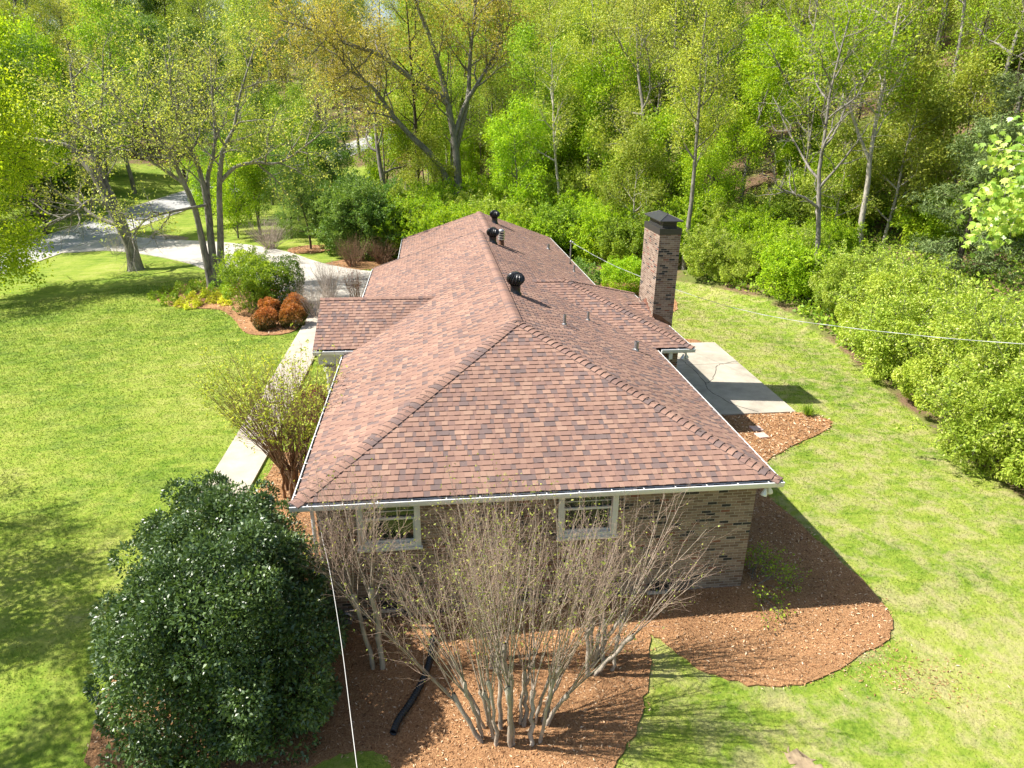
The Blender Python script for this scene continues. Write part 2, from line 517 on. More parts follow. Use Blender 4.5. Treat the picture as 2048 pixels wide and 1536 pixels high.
M['petal'] = leaf_mat("pale_petals", [(0, (.62, .55, .52)), (1, (.85, .80, .78))], .2, inst=.02, lf=1.0)
# foliage
M['f_green'] = leaf_mat("spring_green_leaves", [(0, (.075, .135, .012)), (.5, (.16, .245, .018)), (1, (.29, .36, .035))])
M['f_bright'] = leaf_mat("bright_lime_leaves", [(0, (.11, .20, .008)), (.5, (.20, .31, .010)), (1, (.32, .40, .018))], .45, inst=.12)
M['f_lime2'] = leaf_mat("yellow_lime_leaves", [(0, (.14, .22, .008)), (.5, (.25, .34, .012)), (1, (.38, .44, .025))], .5, inst=.1)
M['f_yellow'] = leaf_mat("yellow_green_leaves", [(0, (.12, .175, .022)), (.5, (.225, .285, .034)), (1, (.36, .375, .07))])
M['f_gold'] = leaf_mat("golden_orange_buds", [(0, (.17, .155, .028)), (.5, (.28, .245, .045)), (1, (.38, .315, .08))])
M['f_olive'] = leaf_mat("olive_bud_leaves", [(0, (.13, .17, .03)), (.5, (.25, .28, .05)), (1, (.40, .37, .09))])
M['f_dark'] = leaf_mat("dark_green_leaves", [(0, (.045, .095, .014)), (.5, (.085, .155, .024)), (1, (.15, .225, .04))], .35)
M['f_cedar'] = leaf_mat("cedar_needles", [(0, (.045, .07, .022)), (.5, (.085, .12, .034)), (1, (.145, .175, .055))], .2, lf=2.0)
M['f_hedge'] = leaf_mat("honeysuckle_leaves", [(0, (.095, .155, .016)), (.45, (.20, .275, .026)), (.8, (.33, .385, .06)), (1, (.56, .55, .25))], .38, inst=.1)
M['f_holly'] = leaf_mat("glossy_holly_leaves", [(0, (.018, .040, .010)), (.55, (.038, .072, .016)), (.88, (.066, .108, .022)), (.96, (.10, .12, .028)), (1, (.16, .13, .03))], .25, rough=.42, spec=1.0, inst=.0, lf=2.1)
M['f_red'] = leaf_mat("red_new_growth", [(0, (.04, .075, .018)), (.35, (.13, .10, .026)), (.65, (.36, .15, .040)), (1, (.52, .21, .075))], .35, inst=.1, lf=1.3)
M['f_maple'] = leaf_mat("maple_leaves", [(0, (.13, .23, .03)), (.6, (.26, .36, .05)), (1, (.42, .47, .12))], .4, rough=.35, spec=.5, inst=.05)
M['f_burgundy'] = leaf_mat("burgundy_leaves", [(0, (.05, .012, .012)), (1, (.17, .03, .035))], .3)
M['f_lime'] = leaf_mat("chartreuse_leaves", [(0, (.30, .34, .02)), (1, (.55, .52, .05))], .3)
M['f_under'] = leaf_mat("undergrowth_leaves", [(0, (.07, .14, .012)), (.5, (.16, .25, .02)), (1, (.30, .37, .045))], .35)

# ---------------------------------------------------------------- the ground, beds, paths and road
rng = np.random.default_rng(7)

def axis_steps(lo, hi, flo, fhi, fine, grow):
    a = list(np.arange(flo, fhi + fine, fine)); s = fine
    while a[-1] < hi: s *= grow; a.append(a[-1] + s)
    s = fine
    while a[0] > lo: s *= grow; a.insert(0, a[0] - s)
    return np.array(a)

WX = ([-40, 2, 8, 12, 17, 22, 26, 30, 33, 36, 40, 60, 84, 300], [18.5, 18.6, 19.2, 20.2, 20.8, 20.6, 18.6, 15.5, 9, 1, -2, -3, -5, -6])
def woodness(x, y):
    a = sm(-1.2, 1.2, x - np.interp(y, WX[0], WX[1]))
    b = sm(84, 92, y)
    c = sm(-41, -46, x) * sm(20, 40, y)
    return np.maximum(np.maximum(a, b), c)

def make_terrain():
    xs = axis_steps(-170, 170, -16, 26, .6, 1.12); ys = axis_steps(-75, 300, -8, 36, .6, 1.1)
    X, Y = np.meshgrid(xs, ys)
    Z = G(X, Y)
    V = np.stack([X, Y, Z], -1).reshape(-1, 3)
    nx, ny = len(xs), len(ys)
    i = (np.arange(ny - 1)[:, None] * nx + np.arange(nx - 1)[None, :])
    Q = np.stack([i, i + 1, i + nx + 1, i + nx], -1).reshape(-1, 4)
    me = np_mesh("ground", V, Q, smooth=True)
    a = me.attributes.new("wood", 'FLOAT', 'POINT')
    a.data.foreach_set("value", woodness(V[:, 0], V[:, 1]).astype(np.float32))
    return tag(link("ground", me, M['ground']), "mown spring lawn running into leaf-strewn woodland floor", "ground", kind="structure")
make_terrain()

def smooth_poly(P, n=6, closed=True):
    P = np.asarray(P, float); m = len(P); out = []
    for i in range(m if closed else m - 1):
        if closed: a, b, c, d = P[i - 1], P[i], P[(i + 1) % m], P[(i + 2) % m]
        else: a, b, c, d = P[max(i - 1, 0)], P[i], P[i + 1], P[min(i + 2, m - 1)]
        for k in range(n):
            t = k / n
            out.append(.5 * ((2 * b) + (-a + c) * t + (2 * a - 5 * b + 4 * c - d) * t * t + (-a + 3 * b - 3 * c + d) * t ** 3))
    if not closed: out.append(P[-1])
    return np.array(out)

def inside(P, x, y):
    P = np.asarray(P); x = np.asarray(x); y = np.asarray(y)
    r = np.zeros(x.shape, bool); j = len(P) - 1
    for i in range(len(P)):
        xi, yi = P[i]; xj, yj = P[j]
        c = ((yi > y) != (yj > y)) & (x < (xj - xi) * (y - yi) / (yj - yi + 1e-12) + xi)
        r ^= c; j = i
    return r

def drape(name, P, dz, mat, cell=.6, thick=.12, jag=0.0, dome=0.0, seed=1):
    rg = random.Random(seed)
    P = [(p[0] + rg.uniform(-jag, jag), p[1] + rg.uniform(-jag, jag)) for p in P]
    bm = bmesh.new()
    f = bm.faces.new([bm.verts.new((x, y, 0)) for x, y in P])
    xs = [p[0] for p in P]; ys = [p[1] for p in P]
    for ax, lo, hi in ((0, min(xs), max(xs)), (1, min(ys), max(ys))):
        n = int((hi - lo) / cell)
        for k in range(1, n + 1):
            co = [0, 0, 0]; co[ax] = lo + k * cell - cell * .37; no = [0, 0, 0]; no[ax] = 1
            bmesh.ops.bisect_plane(bm, geom=bm.verts[:] + bm.edges[:] + bm.faces[:], plane_co=co, plane_no=no, dist=1e-5)
    bmesh.ops.recalc_face_normals(bm, faces=bm.faces)
    if bm.faces and sum(f.normal.z for f in bm.faces) < 0: bmesh.ops.reverse_faces(bm, faces=bm.faces)
    be = [e for e in bm.edges if e.is_boundary]
    for v in bm.verts:
        v.co.z = float(G(v.co.x, v.co.y)) + dz
    ex = bmesh.ops.extrude_edge_only(bm, edges=be)
    for v in ex["geom"]:
        if isinstance(v, bmesh.types.BMVert): v.co.z -= thick
    me = bpy.data.meshes.new(name); bm.to_mesh(me); bm.free()
    return link(name, me, mat)

def structure(o, label, cat):
    return tag(o, label, cat, kind="structure")

BED_FRONT = [(-3.5, -1.2), (-3.1, -2.4), (-1.3, -3.05), (.2, -2.8), (.9, -2.55), (1.6, -2.6), (2.2, -3.3), (3.5, -3.9), (5.2, -3.6), (6.0, -2.8), (6.45, -2.08), (6.8, -1.3), (6.95, -.7), (7.25, -.95), (7.7, -1.56), (8.5, -2.0), (9.45, -2.13), (10.7, -1.73), (11.8, -1.2), (12.2, -.7), (12.19, .04), (11.9, 2.4), (11.75, 4.1), (12.4, 5.7), (14.1, 6.9), (15.7, 7.9), (16.1, 8.6), (15.5, 9.1)]
BED_FRONT_S = np.concatenate([smooth_poly(BED_FRONT, 5, False), [(15.3, 9.19), (9.4, 9.19), (9.2, 5), (9.2, .5), (5, .5), (.5, .5), (.5, 8.0), (-2.0, 8.0), (-2.2, 6), (-2.6, 3.5), (-3.3, 1.2)]])
BED_ISLAND = smooth_poly([(-13.0, 29.1), (-11.7, 26.6), (-10, 25.5), (-8.4, 24.8), (-7.1, 22.7), (-6.0, 20.4), (-4.6, 19.8), (-3.75, 20.6), (-3.7, 24), (-4.6, 28), (-6.6, 30.0), (-9, 31.6), (-11.6, 32.0)])
BED_TREE = smooth_poly([(-6.17 + 1.7 * math.cos(a), 40.9 + 1.5 * math.sin(a)) for a in np.arange(0, 6.28, .7)])
BED_BACK = smooth_poly([(10.4, 17.05), (14.4, 17.05), (14.6, 17.5), (12.2, 18.5), (12.8, 19.6), (14.6, 21.3), (15.9, 23.2), (16.2, 25.6), (15.4, 28.0), (12.5, 29.2), (9.6, 28.8), (9.6, 22)], 4)
BED_BARE = smooth_poly([(-4.2, 32.6), (-1.5, 33.6), (1.2, 33.4), (1.5, 36.5), (-1.5, 37.5), (-4.4, 35.8)])
WALK = np.array([(-3.75, 4.8), (-2.5, 5.0), (-2.35, 8), (-2.3, 13), (-2.2, 20), (-2.2, 25.2), (-3.5, 25.2), (-3.5, 20), (-3.55, 13), (-3.65, 8)])
PATIO = np.array([(10.5, 9.2), (15.25, 9.2), (15.4, 16.9), (10.5, 16.9)])
DRIVE = smooth_poly([(-26.2, 45.9), (-22.5, 45.4), (-18.3, 42.4), (-14, 38.0), (-11.2, 34), (-8.5, 31.0), (-5.4, 28.3), (-3.8, 25.25), (-2.2, 25.25), (1.2, 25.4), (1.2, 31.5), (-1.85, 33.2), (-4.7, 35.8), (-8.5, 41.2), (-13.5, 45.8), (-19.5, 49.4), (-22.6, 51.6), (-25.0, 55.0)], 4)
RC = smooth_poly([(-29.6, 8), (-29.5, 20), (-29.4, 30), (-29.0, 40), (-28.4, 50), (-26.7, 60), (-23.6, 70), (-19.3, 80), (-14.2, 90), (-8.5, 100), (-2.2, 110), (6, 120)], 6, False)
RT = unit(np.gradient(RC, axis=0)); RN = np.stack([RT[:, 1], -RT[:, 0]], 1)
ROAD = np.concatenate([RC + RN * 2.7, (RC - RN * 2.7)[::-1]])
structure(drape("road", ROAD, .03, M['road'], 2.0), "worn pale grey asphalt road curving along the lawn", "road")
for sgn, lab in ((1, "pale concrete gutter strip along the road's house side"), (-1, "pale concrete gutter strip along the road's far side")):
    structure(drape("road_edge", np.concatenate([RC + RN * sgn * 2.72, (RC + RN * sgn * 3.0)[::-1]]), .05, M['drive'], 3.0), lab, "road edge")
structure(drape("driveway", DRIVE, .06, M['drive'], 1.2), "sunlit pale concrete driveway from the road to the house", "driveway")
structure(drape("front_walk", WALK, .07, M['walkway'], .8), "straight concrete walkway beside the front wall", "path")
structure(drape("patio", PATIO, .08, M['concrete'], .8), "cracked concrete patio slab behind the house", "patio")
structure(drape("mulch_bed", BED_FRONT_S, .035, M['mulch'], .5, jag=.05), "orange-brown wood mulch bed wrapping the near end of the house", "mulch bed")
structure(drape("mulch_bed", BED_ISLAND, .04, M['mulch'], .7, jag=.05, seed=2), "mulch island bed on the front lawn with shrubs and yellow plants", "mulch bed")
structure(drape("mulch_bed", BED_TREE, .10, M['mulch'], .5, jag=.06, seed=3), "round mulch ring under the young tree by the driveway", "mulch bed")
structure(drape("mulch_bed", BED_BACK, .035, M['mulch'], .7, jag=.05, seed=4), "mulch bed behind the chimney under the round shrub", "mulch bed")
structure(drape("mulch_bed", BED_BARE, .03, M['mulch'], .7, jag=.05, seed=5), "mulch strip beyond the driveway apron at the far house corner", "mulch bed")
for P, lab in (([(8.45, -3.5), (8.65, -3.4), (8.8, -3.6), (9.0, -3.8), (9.05, -4.2), (8.8, -4.5), (8.5, -4.4), (8.5, -3.9)], "bare clay patch in the lawn at the bottom of the picture"),
               ([(-21.2, 50.8), (-19.2, 48.9), (-17.9, 48.3), (-17.6, 49.6), (-19.2, 51.3), (-21, 52.4)], "bare earth verge beside the driveway mouth")):
    structure(drape("bare_soil", smooth_poly(P, 5), .012, M['soil'], .4, thick=.05, jag=.09), lab, "soil patch")

def crack_strip(P, w, seed):
    rg = random.Random(seed); mb = MB()
    P = smooth_poly(P, 4, False)
    P = [(x + rg.uniform(-.02, .02), y + rg.uniform(-.02, .02)) for x, y in P]
    for (x0, y0), (x1, y1) in zip(P[:-1], P[1:]):
        d = Vector((x1 - x0, y1 - y0, 0)).normalized(); n = Vector((-d.y, d.x, 0)) * w * rg.uniform(.4, 1)
        a = Vector((x0, y0, float(G(x0, y0)) + .084)); b = Vector((x1, y1, float(G(x1, y1)) + .084))
        mb.poly([a - n, b - n, b + n, a + n])
    return mb
CR1 = [(15.39, 14.37), (14.98, 14.24), (14.46, 14.01), (14.24, 13.82), (13.98, 13.24), (13.67, 12.74), (13.49, 12.41), (13.11, 12.11), (13.16, 13.31), (13.11, 14.19), (13.0, 15.2), (12.3, 16.9)]
CR2 = [(13.11, 12.11), (12.99, 11.76), (12.94, 11.25), (13.1, 10.7), (13.3, 10.0), (13.9, 9.25)]
for c, lab, s in ((CR1, "long branching crack across the patio concrete", 1), (CR2, "short crack in the shaded part of the patio", 2)):
    structure(crack_strip(c, .018, s).build("patio_crack", M['crack']), lab, "crack")
mb = MB(); mb.obox((13, 14.1, float(G(13, 14.1)) + .083), (2.35, .02, 0), (0, .009, 0), (0, 0, .001))
structure(mb.build("patio_joint", M['crack']), "straight control joint across the patio", "joint")

# wood chips lying on the beds
def chips(P, n, dz, smin=.025, smax=.08):
    P = np.asarray(P); lo = P.min(0); hi = P.max(0)
    xy = lo + rng.random((n, 2)) * (hi - lo)
    jj = rng.normal(size=xy.shape) * .07
    xy = xy[inside(P, xy[:, 0] + jj[:, 0], xy[:, 1] + jj[:, 1])]
    xy = xy[~((xy[:, 0] > .5) & (xy[:, 0] < 9.2) & (xy[:, 1] > .5) & (xy[:, 1] < 9.2))]
    return np.column_stack([xy, G(xy[:, 0], xy[:, 1]) + dz])
cp = np.concatenate([chips(BED_FRONT_S, 130000, .05), chips(BED_ISLAND, 9000, .055), chips(BED_TREE, 2000, .11), (lambda q: np.column_stack([q, G(q[:, 0], q[:, 1]) + .02]))(np.array([11.6, -2.0]) + rng.normal(size=(900, 2)) * np.array([.55, .35]) + np.outer(rng.normal(size=900), [.5, -.2])), chips(BED_BACK, 6000, .05)])
far_k = np.clip(np.hypot(cp[:, 0] - 2.8, cp[:, 1] + 11.3) / 13, 1, 2.2)
ax = unit(np.column_stack([rng.normal(size=(len(cp), 2)), rng.normal(size=len(cp)) * .25]))
V, Q = leaves_np(rng, cp, ax, (.026 + .065 * rng.random(len(cp)) ** 2) * far_k, .30, .02, .8)
tag(link("wood_chips", np_mesh("wood_chips", V, Q, tone=rng.random(len(Q)) ** 1.3), M['chips']), "loose shredded wood chips covering the mulch beds", "wood chips", kind="stuff")

# lawn grass blades
def grass():
    n = 900000
    # density falls with distance from the viewpoint
    r = 4 + 43 * rng.random(n) ** 1.6
    a = rng.uniform(-1.05, .85, n)
    x = 2.8 + r * np.sin(a + .12); y = -11.3 + r * np.cos(a + .12)
    jx = rng.normal(size=n) * .045; jy = rng.normal(size=n) * .045
    ok = (woodness(x, y) < .5 + .3 * rng.random(n) - .15) & (y < 45)
    for P in (BED_FRONT_S, BED_ISLAND, BED_BACK, WALK, PATIO, DRIVE, BED_TREE):
        ok &= ~inside(P, x + jx, y + jy)
    ok &= ~((x > .2) & (x < 10.5) & (y > .3) & (y < 28.3)) & (x > -26)
    ok &= ~((np.hypot((x - 8.7) / .5, (y + 3.8) / .9) < .5 + .6 * rng.random(n)) & (rng.random(n) < .3))
    x, y, r = x[ok], y[ok], r[ok]
    k = np.clip(r / 13, .8, 3)
    P = np.column_stack([x, y, G(x, y) - .005])
    A = unit(np.column_stack([rng.normal(size=(len(x), 2)) * .75, np.ones(len(x))]))
    Lb = (.022 + .035 * rng.random(len(x))) * k ** .7
    S = unit(np.cross(A, unit(rng.normal(size=(len(x), 3))))) * (.0055 * k)[:, None]
    V = np.stack([P - S, P + S, P + A * Lb[:, None]], 1).reshape(-1, 3)
    T = np.arange(len(V)).reshape(-1, 3)
    tag(link("lawn_grass", np_mesh("lawn_grass", V, tris=T, tone=rng.random(len(T))), M['grass']), "short sunlit blades of grass covering the lawn", "grass", kind="stuff")
grass()

# ---------------------------------------------------------------- the house
EZ = 2.85; PT = .4061; HY = 5.14; RZ = 1.97
house = thing("brick_house", "single-storey brown brick house with reddish-brown shingled hip roof", "house", (4.85, 0, 0))
HOFF = Vector((-4.85, 0, 0))
def hpart(o, parent=None):
    """parts are modelled in world coordinates; move the mesh into the house's frame"""
    o.data.transform(Matrix.Translation(HOFF)); o.parent = parent or house
    return o

def brick_rect(mb, a, b, z0, z1, holes=(), depth=.11, u0=0.0):
    """vertical brick wall from a to b (xy), outward normal on the right of a->b; holes = (u0,u1,z0,z1)"""
    a = Vector((a[0], a[1], 0)); b = Vector((b[0], b[1], 0)); d = (b - a); ln = d.length; d.normalize()
    nrm = Vector((d.y, -d.x, 0))
    us = sorted({0, ln, *[h[0] for h in holes], *[h[1] for h in holes]}); zs = sorted({z0, z1, *[h[2] for h in holes], *[h[3] for h in holes]})
    P = lambda u, z, k=0: tuple(a + d * u - nrm * k + Vector((0, 0, z)))
    for i in range(len(us) - 1):
        for j in range(len(zs) - 1):
            uc, zc = (us[i] + us[i + 1]) / 2, (zs[j] + zs[j + 1]) / 2
            if any(h[0] < uc < h[1] and h[2] < zc < h[3] for h in holes): continue
            q = [(us[i], zs[j]), (us[i + 1], zs[j]), (us[i + 1], zs[j + 1]), (us[i], zs[j + 1])]
            mb.poly([P(*c) for c in q], 0, [(c[0] + u0, c[1] + 2.04) for c in q])
    for h in holes:
        for (c0, c1) in (((h[0], h[2]), (h[0], h[3])), ((h[0], h[3]), (h[1], h[3])), ((h[1], h[3]), (h[1], h[2])), ((h[1], h[2]), (h[0], h[2]))):
            mb.poly([P(*c0), P(*c1), P(*c1, depth), P(*c0, depth)], 0, [(c0[0] + u0, c0[1]), (c1[0] + u0, c1[1]), (c1[0] + u0 + .1, c1[1]), (c0[0] + u0 + .1, c0[1])])

WIN = [(1.17, 2.37), (5.18, 6.38)]
mb = MB()
brick_rect(mb, (.40, .38), (9.33, .38), -.9, 2.70, [(w[0] - .40, w[1] - .40, 1.60, 2.64) for w in WIN])
brick_rect(mb, (9.33, .38), (9.33, 8.57), -.9, 2.70, u0=.05)
brick_rect(mb, (9.33, 8.57), (10.5, 8.57), -.9, 2.70, u0=.02)
brick_rect(mb, (10.5, 8.57), (10.5, 14.9), -.9, 2.70, u0=.08)
brick_rect(mb, (10.5, 14.9), (9.33, 14.9), -.9, 2.70)
brick_rect(mb, (9.33, 14.9), (9.33, 28.0), -.9, 2.70)
brick_rect(mb, (9.33, 28.0), (1.5, 28.0), -.9, 2.70)
brick_rect(mb, (1.5, 28.0), (1.5, 19.7), -.9, 2.70)
brick_rect(mb, (1.5, 19.7), (.40, 19.7), -.9, 2.70)
brick_rect(mb, (.40, 19.7), (.40, .38), -.9, 2.70)
hpart(mb.build("wall", M['brick']))

# soffits and fascia boards
mb = MB()
mb.box((.13, .13, 2.715), (9.57, .38, 2.735)); mb.box((9.33, .3805, 2.716), (9.57, 28.2, 2.734)); mb.box((.13, .3805, 2.716), (.40, 20.0, 2.734))
mb.box((1.22, 20.0, 2.717), (1.5, 28.2, 2.733)); mb.box((9.571, 8.33, 2.717), (10.79, 8.57, 2.733)); mb.box((10.5, 8.571, 2.7175), (10.79, 15.15, 2.7325))
hpart(mb.build("soffit", M['white']))

# shingled roof planes -----------------------------------------------------------
def clip_poly(poly, clip):
    out = poly
    m = len(clip)
    for i in range(m):
        a, b = clip[i], clip[(i + 1) % m]
        nx, ny = -(b[1] - a[1]), b[0] - a[0]
        src, out = out, []
        if not src: return []
        for k in range(len(src)):
            p, q = src[k - 1], src[k]
            dp = nx * (p[0] - a[0]) + ny * (p[1] - a[1]); dq = nx * (q[0] - a[0]) + ny * (q[1] - a[1])
            if (dp >= 0) != (dq >= 0):
                t = dp / (dp - dq); out.append((p[0] + t * (q[0] - p[0]), p[1] + t * (q[1] - p[1])))
            if dq >= 0: out.append(q)
    return out

TONES = [.02, .05, .14, .24, .3, .36, .42, .45, .5, .55, .6, .64, .7, .78, .9, 1.0]
def shingle_plane(mb, pts, eave_dir, origin, seed, rev_cut=0.0):
    """lay laminated shingle tabs course by course over the convex 3-D polygon"""
    rg = random.Random(seed)
    pts = [Vector(p) for p in pts]
    n = (pts[1] - pts[0]).cross(pts[2] - pts[1]).normalized()
    if n.z < 0: n = -n; pts = pts[::-1]
    u = Vector(eave_dir).normalized(); u = (u - n * u.dot(n)).normalized(); v = n.cross(u)
    if v.z < 0: v = -v
    O = Vector(origin)
    uv = [((p - O).dot(u), (p - O).dot(v)) for p in pts]
    ar = sum(uv[i - 1][0] * uv[i][1] - uv[i][0] * uv[i - 1][1] for i in range(len(uv)))
    if ar < 0: uv = uv[::-1]
    W3 = lambda a, b, h: tuple(O + u * a + v * b + n * h)
    mb.poly([W3(a, b, -.012) for a, b in uv], .2)
    # underside slab so that the roof has a thickness
    u0 = min(p[0] for p in uv); u1 = max(p[0] for p in uv); v0 = min(p[1] for p in uv); v1 = max(p[1] for p in uv)
    EX = .143
    k0 = int(math.floor(v0 / EX)); k1 = int(math.ceil(v1 / EX))
    for k in range(k0, k1):
        b0, b1 = k * EX + rg.uniform(-.003, .003), (k + 1) * EX
        x = u0 - rg.uniform(0, .3); raised = rg.random() < .5
        last = -1
        while x < u1:
            w = rg.uniform(.07, .165) if not raised else rg.uniform(.09, .22)
            x2 = min(x + w, u1 + .01)
            h = .019 if raised else .009
            t = rg.choice(TONES)
            if raised and rg.random() < .3: t = max(t, .45)
            if not raised and rg.random() < .30: t = rg.choice((.02, .05, .1, .16, .2))
            t = min(1, max(0, t + rg.uniform(-.04, .04)))
            q = clip_poly([(x, b0), (x2, b0), (x2, b1), (x, b1)], uv)
            if len(q) >= 3:
                hh = lambda b: .0012 + h * max(0.0, 1 - (b - b0) / (EX * 1.02))
                mb.poly([W3(a, b, hh(b)) for a, b in q], t)
                e = sorted(a for a, b in q if abs(b - b0) < 1e-6)
                if len(e) >= 2:
                    mb.poly([W3(e[0], b0, -.004), W3(e[-1], b0, -.004), W3(e[-1], b0, hh(b0)), W3(e[0], b0, hh(b0))], max(0, t - .25))  # front edge toned darker than its tab: painted shadow line under the course
                if raised and len(q) == 4:
                    for aa in (x, x2):
                        mb.poly([W3(aa, b0, -.002), W3(aa, b0, hh(b0)), W3(aa, b1, hh(b1))], .1)
            x = x2; raised = not raised

def ridge_caps(mb, a, b, drop_l, drop_r, seed, half=.15, lift=.0):
    """overlapping cap shingles from a (low/near end) to b"""
    rg = random.Random(seed)
    a = Vector(a); b = Vector(b); d = b - a; ln = d.length; d.normalize()
    s = Vector((d.y, -d.x, 0)).normalized()             # to the right of travel
    up = s.cross(d).normalized()
    EX = .150; n = int(ln / EX) + 1
    offs = [-1, -.55, -.18, .18, .55, 1]
    for k in range(n):
        t0, t1 = k * EX, min((k + 1) * EX + .02, ln + .01)
        tone = rg.choice([.02, .1, .2, .3, .4, .45, .5, .55, .6, .7, .8])
        def row(t, h):
            r = []
            for o in offs:
                dd = abs(o) * half; dr = (drop_l if o < 0 else drop_r) * dd
                rnd = .012 * (1 - min(1, abs(o) * 1.6))
                r.append(a + d * t + s * (o * half) + Vector((0, 0, -dr + h - rnd + .012 + lift)))
            return r
        lo, hi = row(t0, .036), row(t1, .010)
        lb = [p - Vector((0, 0, .028)) for p in lo]
        for i in range(len(offs) - 1):
            mb.poly([lo[i], lo[i + 1], hi[i + 1], hi[i]], tone)
            mb.poly([lb[i], lb[i + 1], lo[i + 1], lo[i]], 0)  # lip face in the darkest tone paints the shade under each cap
        for i in (0, -1):
            mb.poly([lo[i], hi[i], hi[i] - Vector((0, 0, .022)), lo[i] - Vector((0, 0, .03))], .05)

zl = lambda x: EZ + PT * x
zr = lambda x: EZ + PT * (9.7 - x)
PN = RZ / HY
zn = lambda y: EZ + PN * y
XF = 5.39; ZF = EZ + PT * (9.7 - XF)
mb = MB()
E0 = .085
shingle_plane(mb, [(E0, E0, zn(E0)), (9.7 - E0, E0, zn(E0)), (4.85, HY, EZ + RZ)], (1, 0, 0), (0, E0, zn(E0)), 11)
shingle_plane(mb, [(E0, E0, zl(E0)), (4.85, HY, zl(4.85)), (4.85, 19.0, zl(4.85)), (E0, 20.6, zl(E0))], (0, 1, 0), (E0, 0, zl(E0)), 12)
shingle_plane(mb, [(9.7 - E0, E0, zr(9.7 - E0)), (9.7 - E0, 19.0, zr(9.7 - E0)), (4.85, 19.0, zr(4.85)), (4.85, HY, zr(4.85))], (0, 1, 0), (9.7 - E0, 0, zr(9.7 - E0)), 13)
shingle_plane(mb, [(9.7 - E0, 19.0, zr(9.7 - E0)), (9.7 - E0, 28.4, zr(9.7 - E0)), (XF, 26.6, ZF), (XF, 19.0, ZF)], (0, 1, 0), (9.7 - E0, 0, zr(9.7 - E0)), 14)
zf = lambda x: EZ + PT * (x - 1.09)
shingle_plane(mb, [(1.09 + E0, 19.9, zf(1.09 + E0)), (XF, 18.4, zf(XF)), (XF, 26.6, zf(XF)), (1.09 + E0, 28.4, zf(1.09 + E0))], (0, 1, 0), (1.09 + E0, 0, zf(1.09 + E0)), 15)
# rake thicknesses, closing gable at the far end and the step between the two roof sections
mb.poly([(E0, 20.6, zl(E0)), (4.85, 19.0, zl(4.85)), (4.85, 19.0, zl(4.85) - .16), (E0, 20.6, zl(E0) - .16)], .03)
mb.poly([(E0, 20.53, zl(E0) + .022), (4.7, 18.98, zl(4.7) + .022), (4.7, 19.06, zl(4.7) + .022), (E0, 20.62, zl(E0) + .022)], 0)
mb.poly([(4.85, 19.0, zr(4.85)), (XF + .2, 19.0, zr(XF + .2)), (XF + .2, 19.0, zr(XF + .2) - .25), (4.85, 19.0, zr(4.85) - .5)], .3)
mb.poly([(1.09 + E0, 28.4, zf(1.09 + E0)), (XF, 26.6, zf(XF)), (9.7 - E0, 28.4, zr(9.7 - E0)), (9.6, 28.3, 2.6), (1.2, 28.3, 2.6)], .3)
roof = hpart(mb.build("roof", M['shingle']))
mb = MB()
ridge_caps(mb, (.06, .06, EZ + .01), (4.85, HY, EZ + RZ), PT * .70, PN * .70, 21)
ridge_caps(mb, (9.64, .06, EZ + .01), (4.85, HY, EZ + RZ), PN * .70, PT * .70, 22)
ridge_caps(mb, (4.85, 19.05, EZ + RZ), (4.85, HY - .05, EZ + RZ), PT, PT, 23, lift=.012)
ridge_caps(mb, (XF, 26.6, ZF), (XF, 19.05, ZF), PT, PT, 24)
hpart(mb.build("ridge_cap", M['shingle']), roof)

# entry porch roof on the front side
PZ = EZ + .16; PY0, PY1 = 8.4, 13.3; PYM = 10.85
mb = MB()
zp = lambda y: PZ + PT * (y - PY0)
zpf = lambda y: PZ + PT * (PY1 - y)
shingle_plane(mb, [(-.84, PY0 + E0, zp(PY0 + E0)), (.58, PY0 + E0, zp(PY0 + E0)), (2.95, PYM, zp(PYM)), (-.84, PYM, zp(PYM))], (1, 0, 0), (0, PY0 + E0, zp(PY0 + E0)), 31)
shingle_plane(mb, [(-.84, PY1 - E0, zpf(PY1 - E0)), (.58, PY1 - E0, zpf(PY1 - E0)), (2.95, PYM, zpf(PYM)), (-.84, PYM, zpf(PYM))], (1, 0, 0), (0, PY1 - E0, zpf(PY1 - E0)), 32)
mb.poly([(-.84, PY0 + E0, zp(PY0 + E0)), (-.84, PYM, zp(PYM)), (-.84, PYM, zp(PYM) - .1), (-.84, PY0 + E0, zp(PY0 + E0) - .1)], .05)
mb.poly([(-.84, PY1 - E0, zpf(PY1 - E0)), (-.84, PYM, zp(PYM)), (-.84, PYM, zp(PYM) - .1), (-.84, PY1 - E0, zpf(PY1 - E0) - .1)], .05)
proof = hpart(mb.build("porch_roof", M['shingle']))
mb = MB(); ridge_caps(mb, (-.86, PYM, zp(PYM)), (2.85, PYM, zp(PYM)), PT, PT, 33); hpart(mb.build("ridge_cap", M['shingle']), proof)
mb = MB()
mb.poly([(-.74, 8.6, 2.80), (-.74, 13.1, 2.80), (-.74, 13.1, zp(8.6) - .06), (-.74, PYM, zp(PYM) - .06), (-.74, 8.6, zp(8.6) - .06)])
mb.box((-.72, 8.58, 2.55), (.40, 8.82, 2.90)); mb.box((-.72, 12.9, 2.55), (.40, 13.12, 2.90)); mb.box((-.75, 8.821, 2.56), (-.50, 12.899, 2.798)); mb.box((-.499, 8.821, 2.70), (.39, 12.899, 2.73))
hpart(mb.build("porch_beam", M['whitewood']))
for cy_ in (8.70, 13.0):
    mb = MB(); mb.lathe([(.19, 0.0), (.19, .12), (.155, .16), (.15, .3), (.125, 2.25), (.15, 2.33), (.19, 2.4), (.19, 2.55)], (-.42, cy_, float(G(-.4, cy_))), 24)
    hpart(mb.build("porch_column", M['whitewood'], smooth=True))
mb = MB(); mb.box((-.95, 8.5, -.5), (.40, 13.2, .12)); hpart(mb.build("porch_slab", M['walkway']))

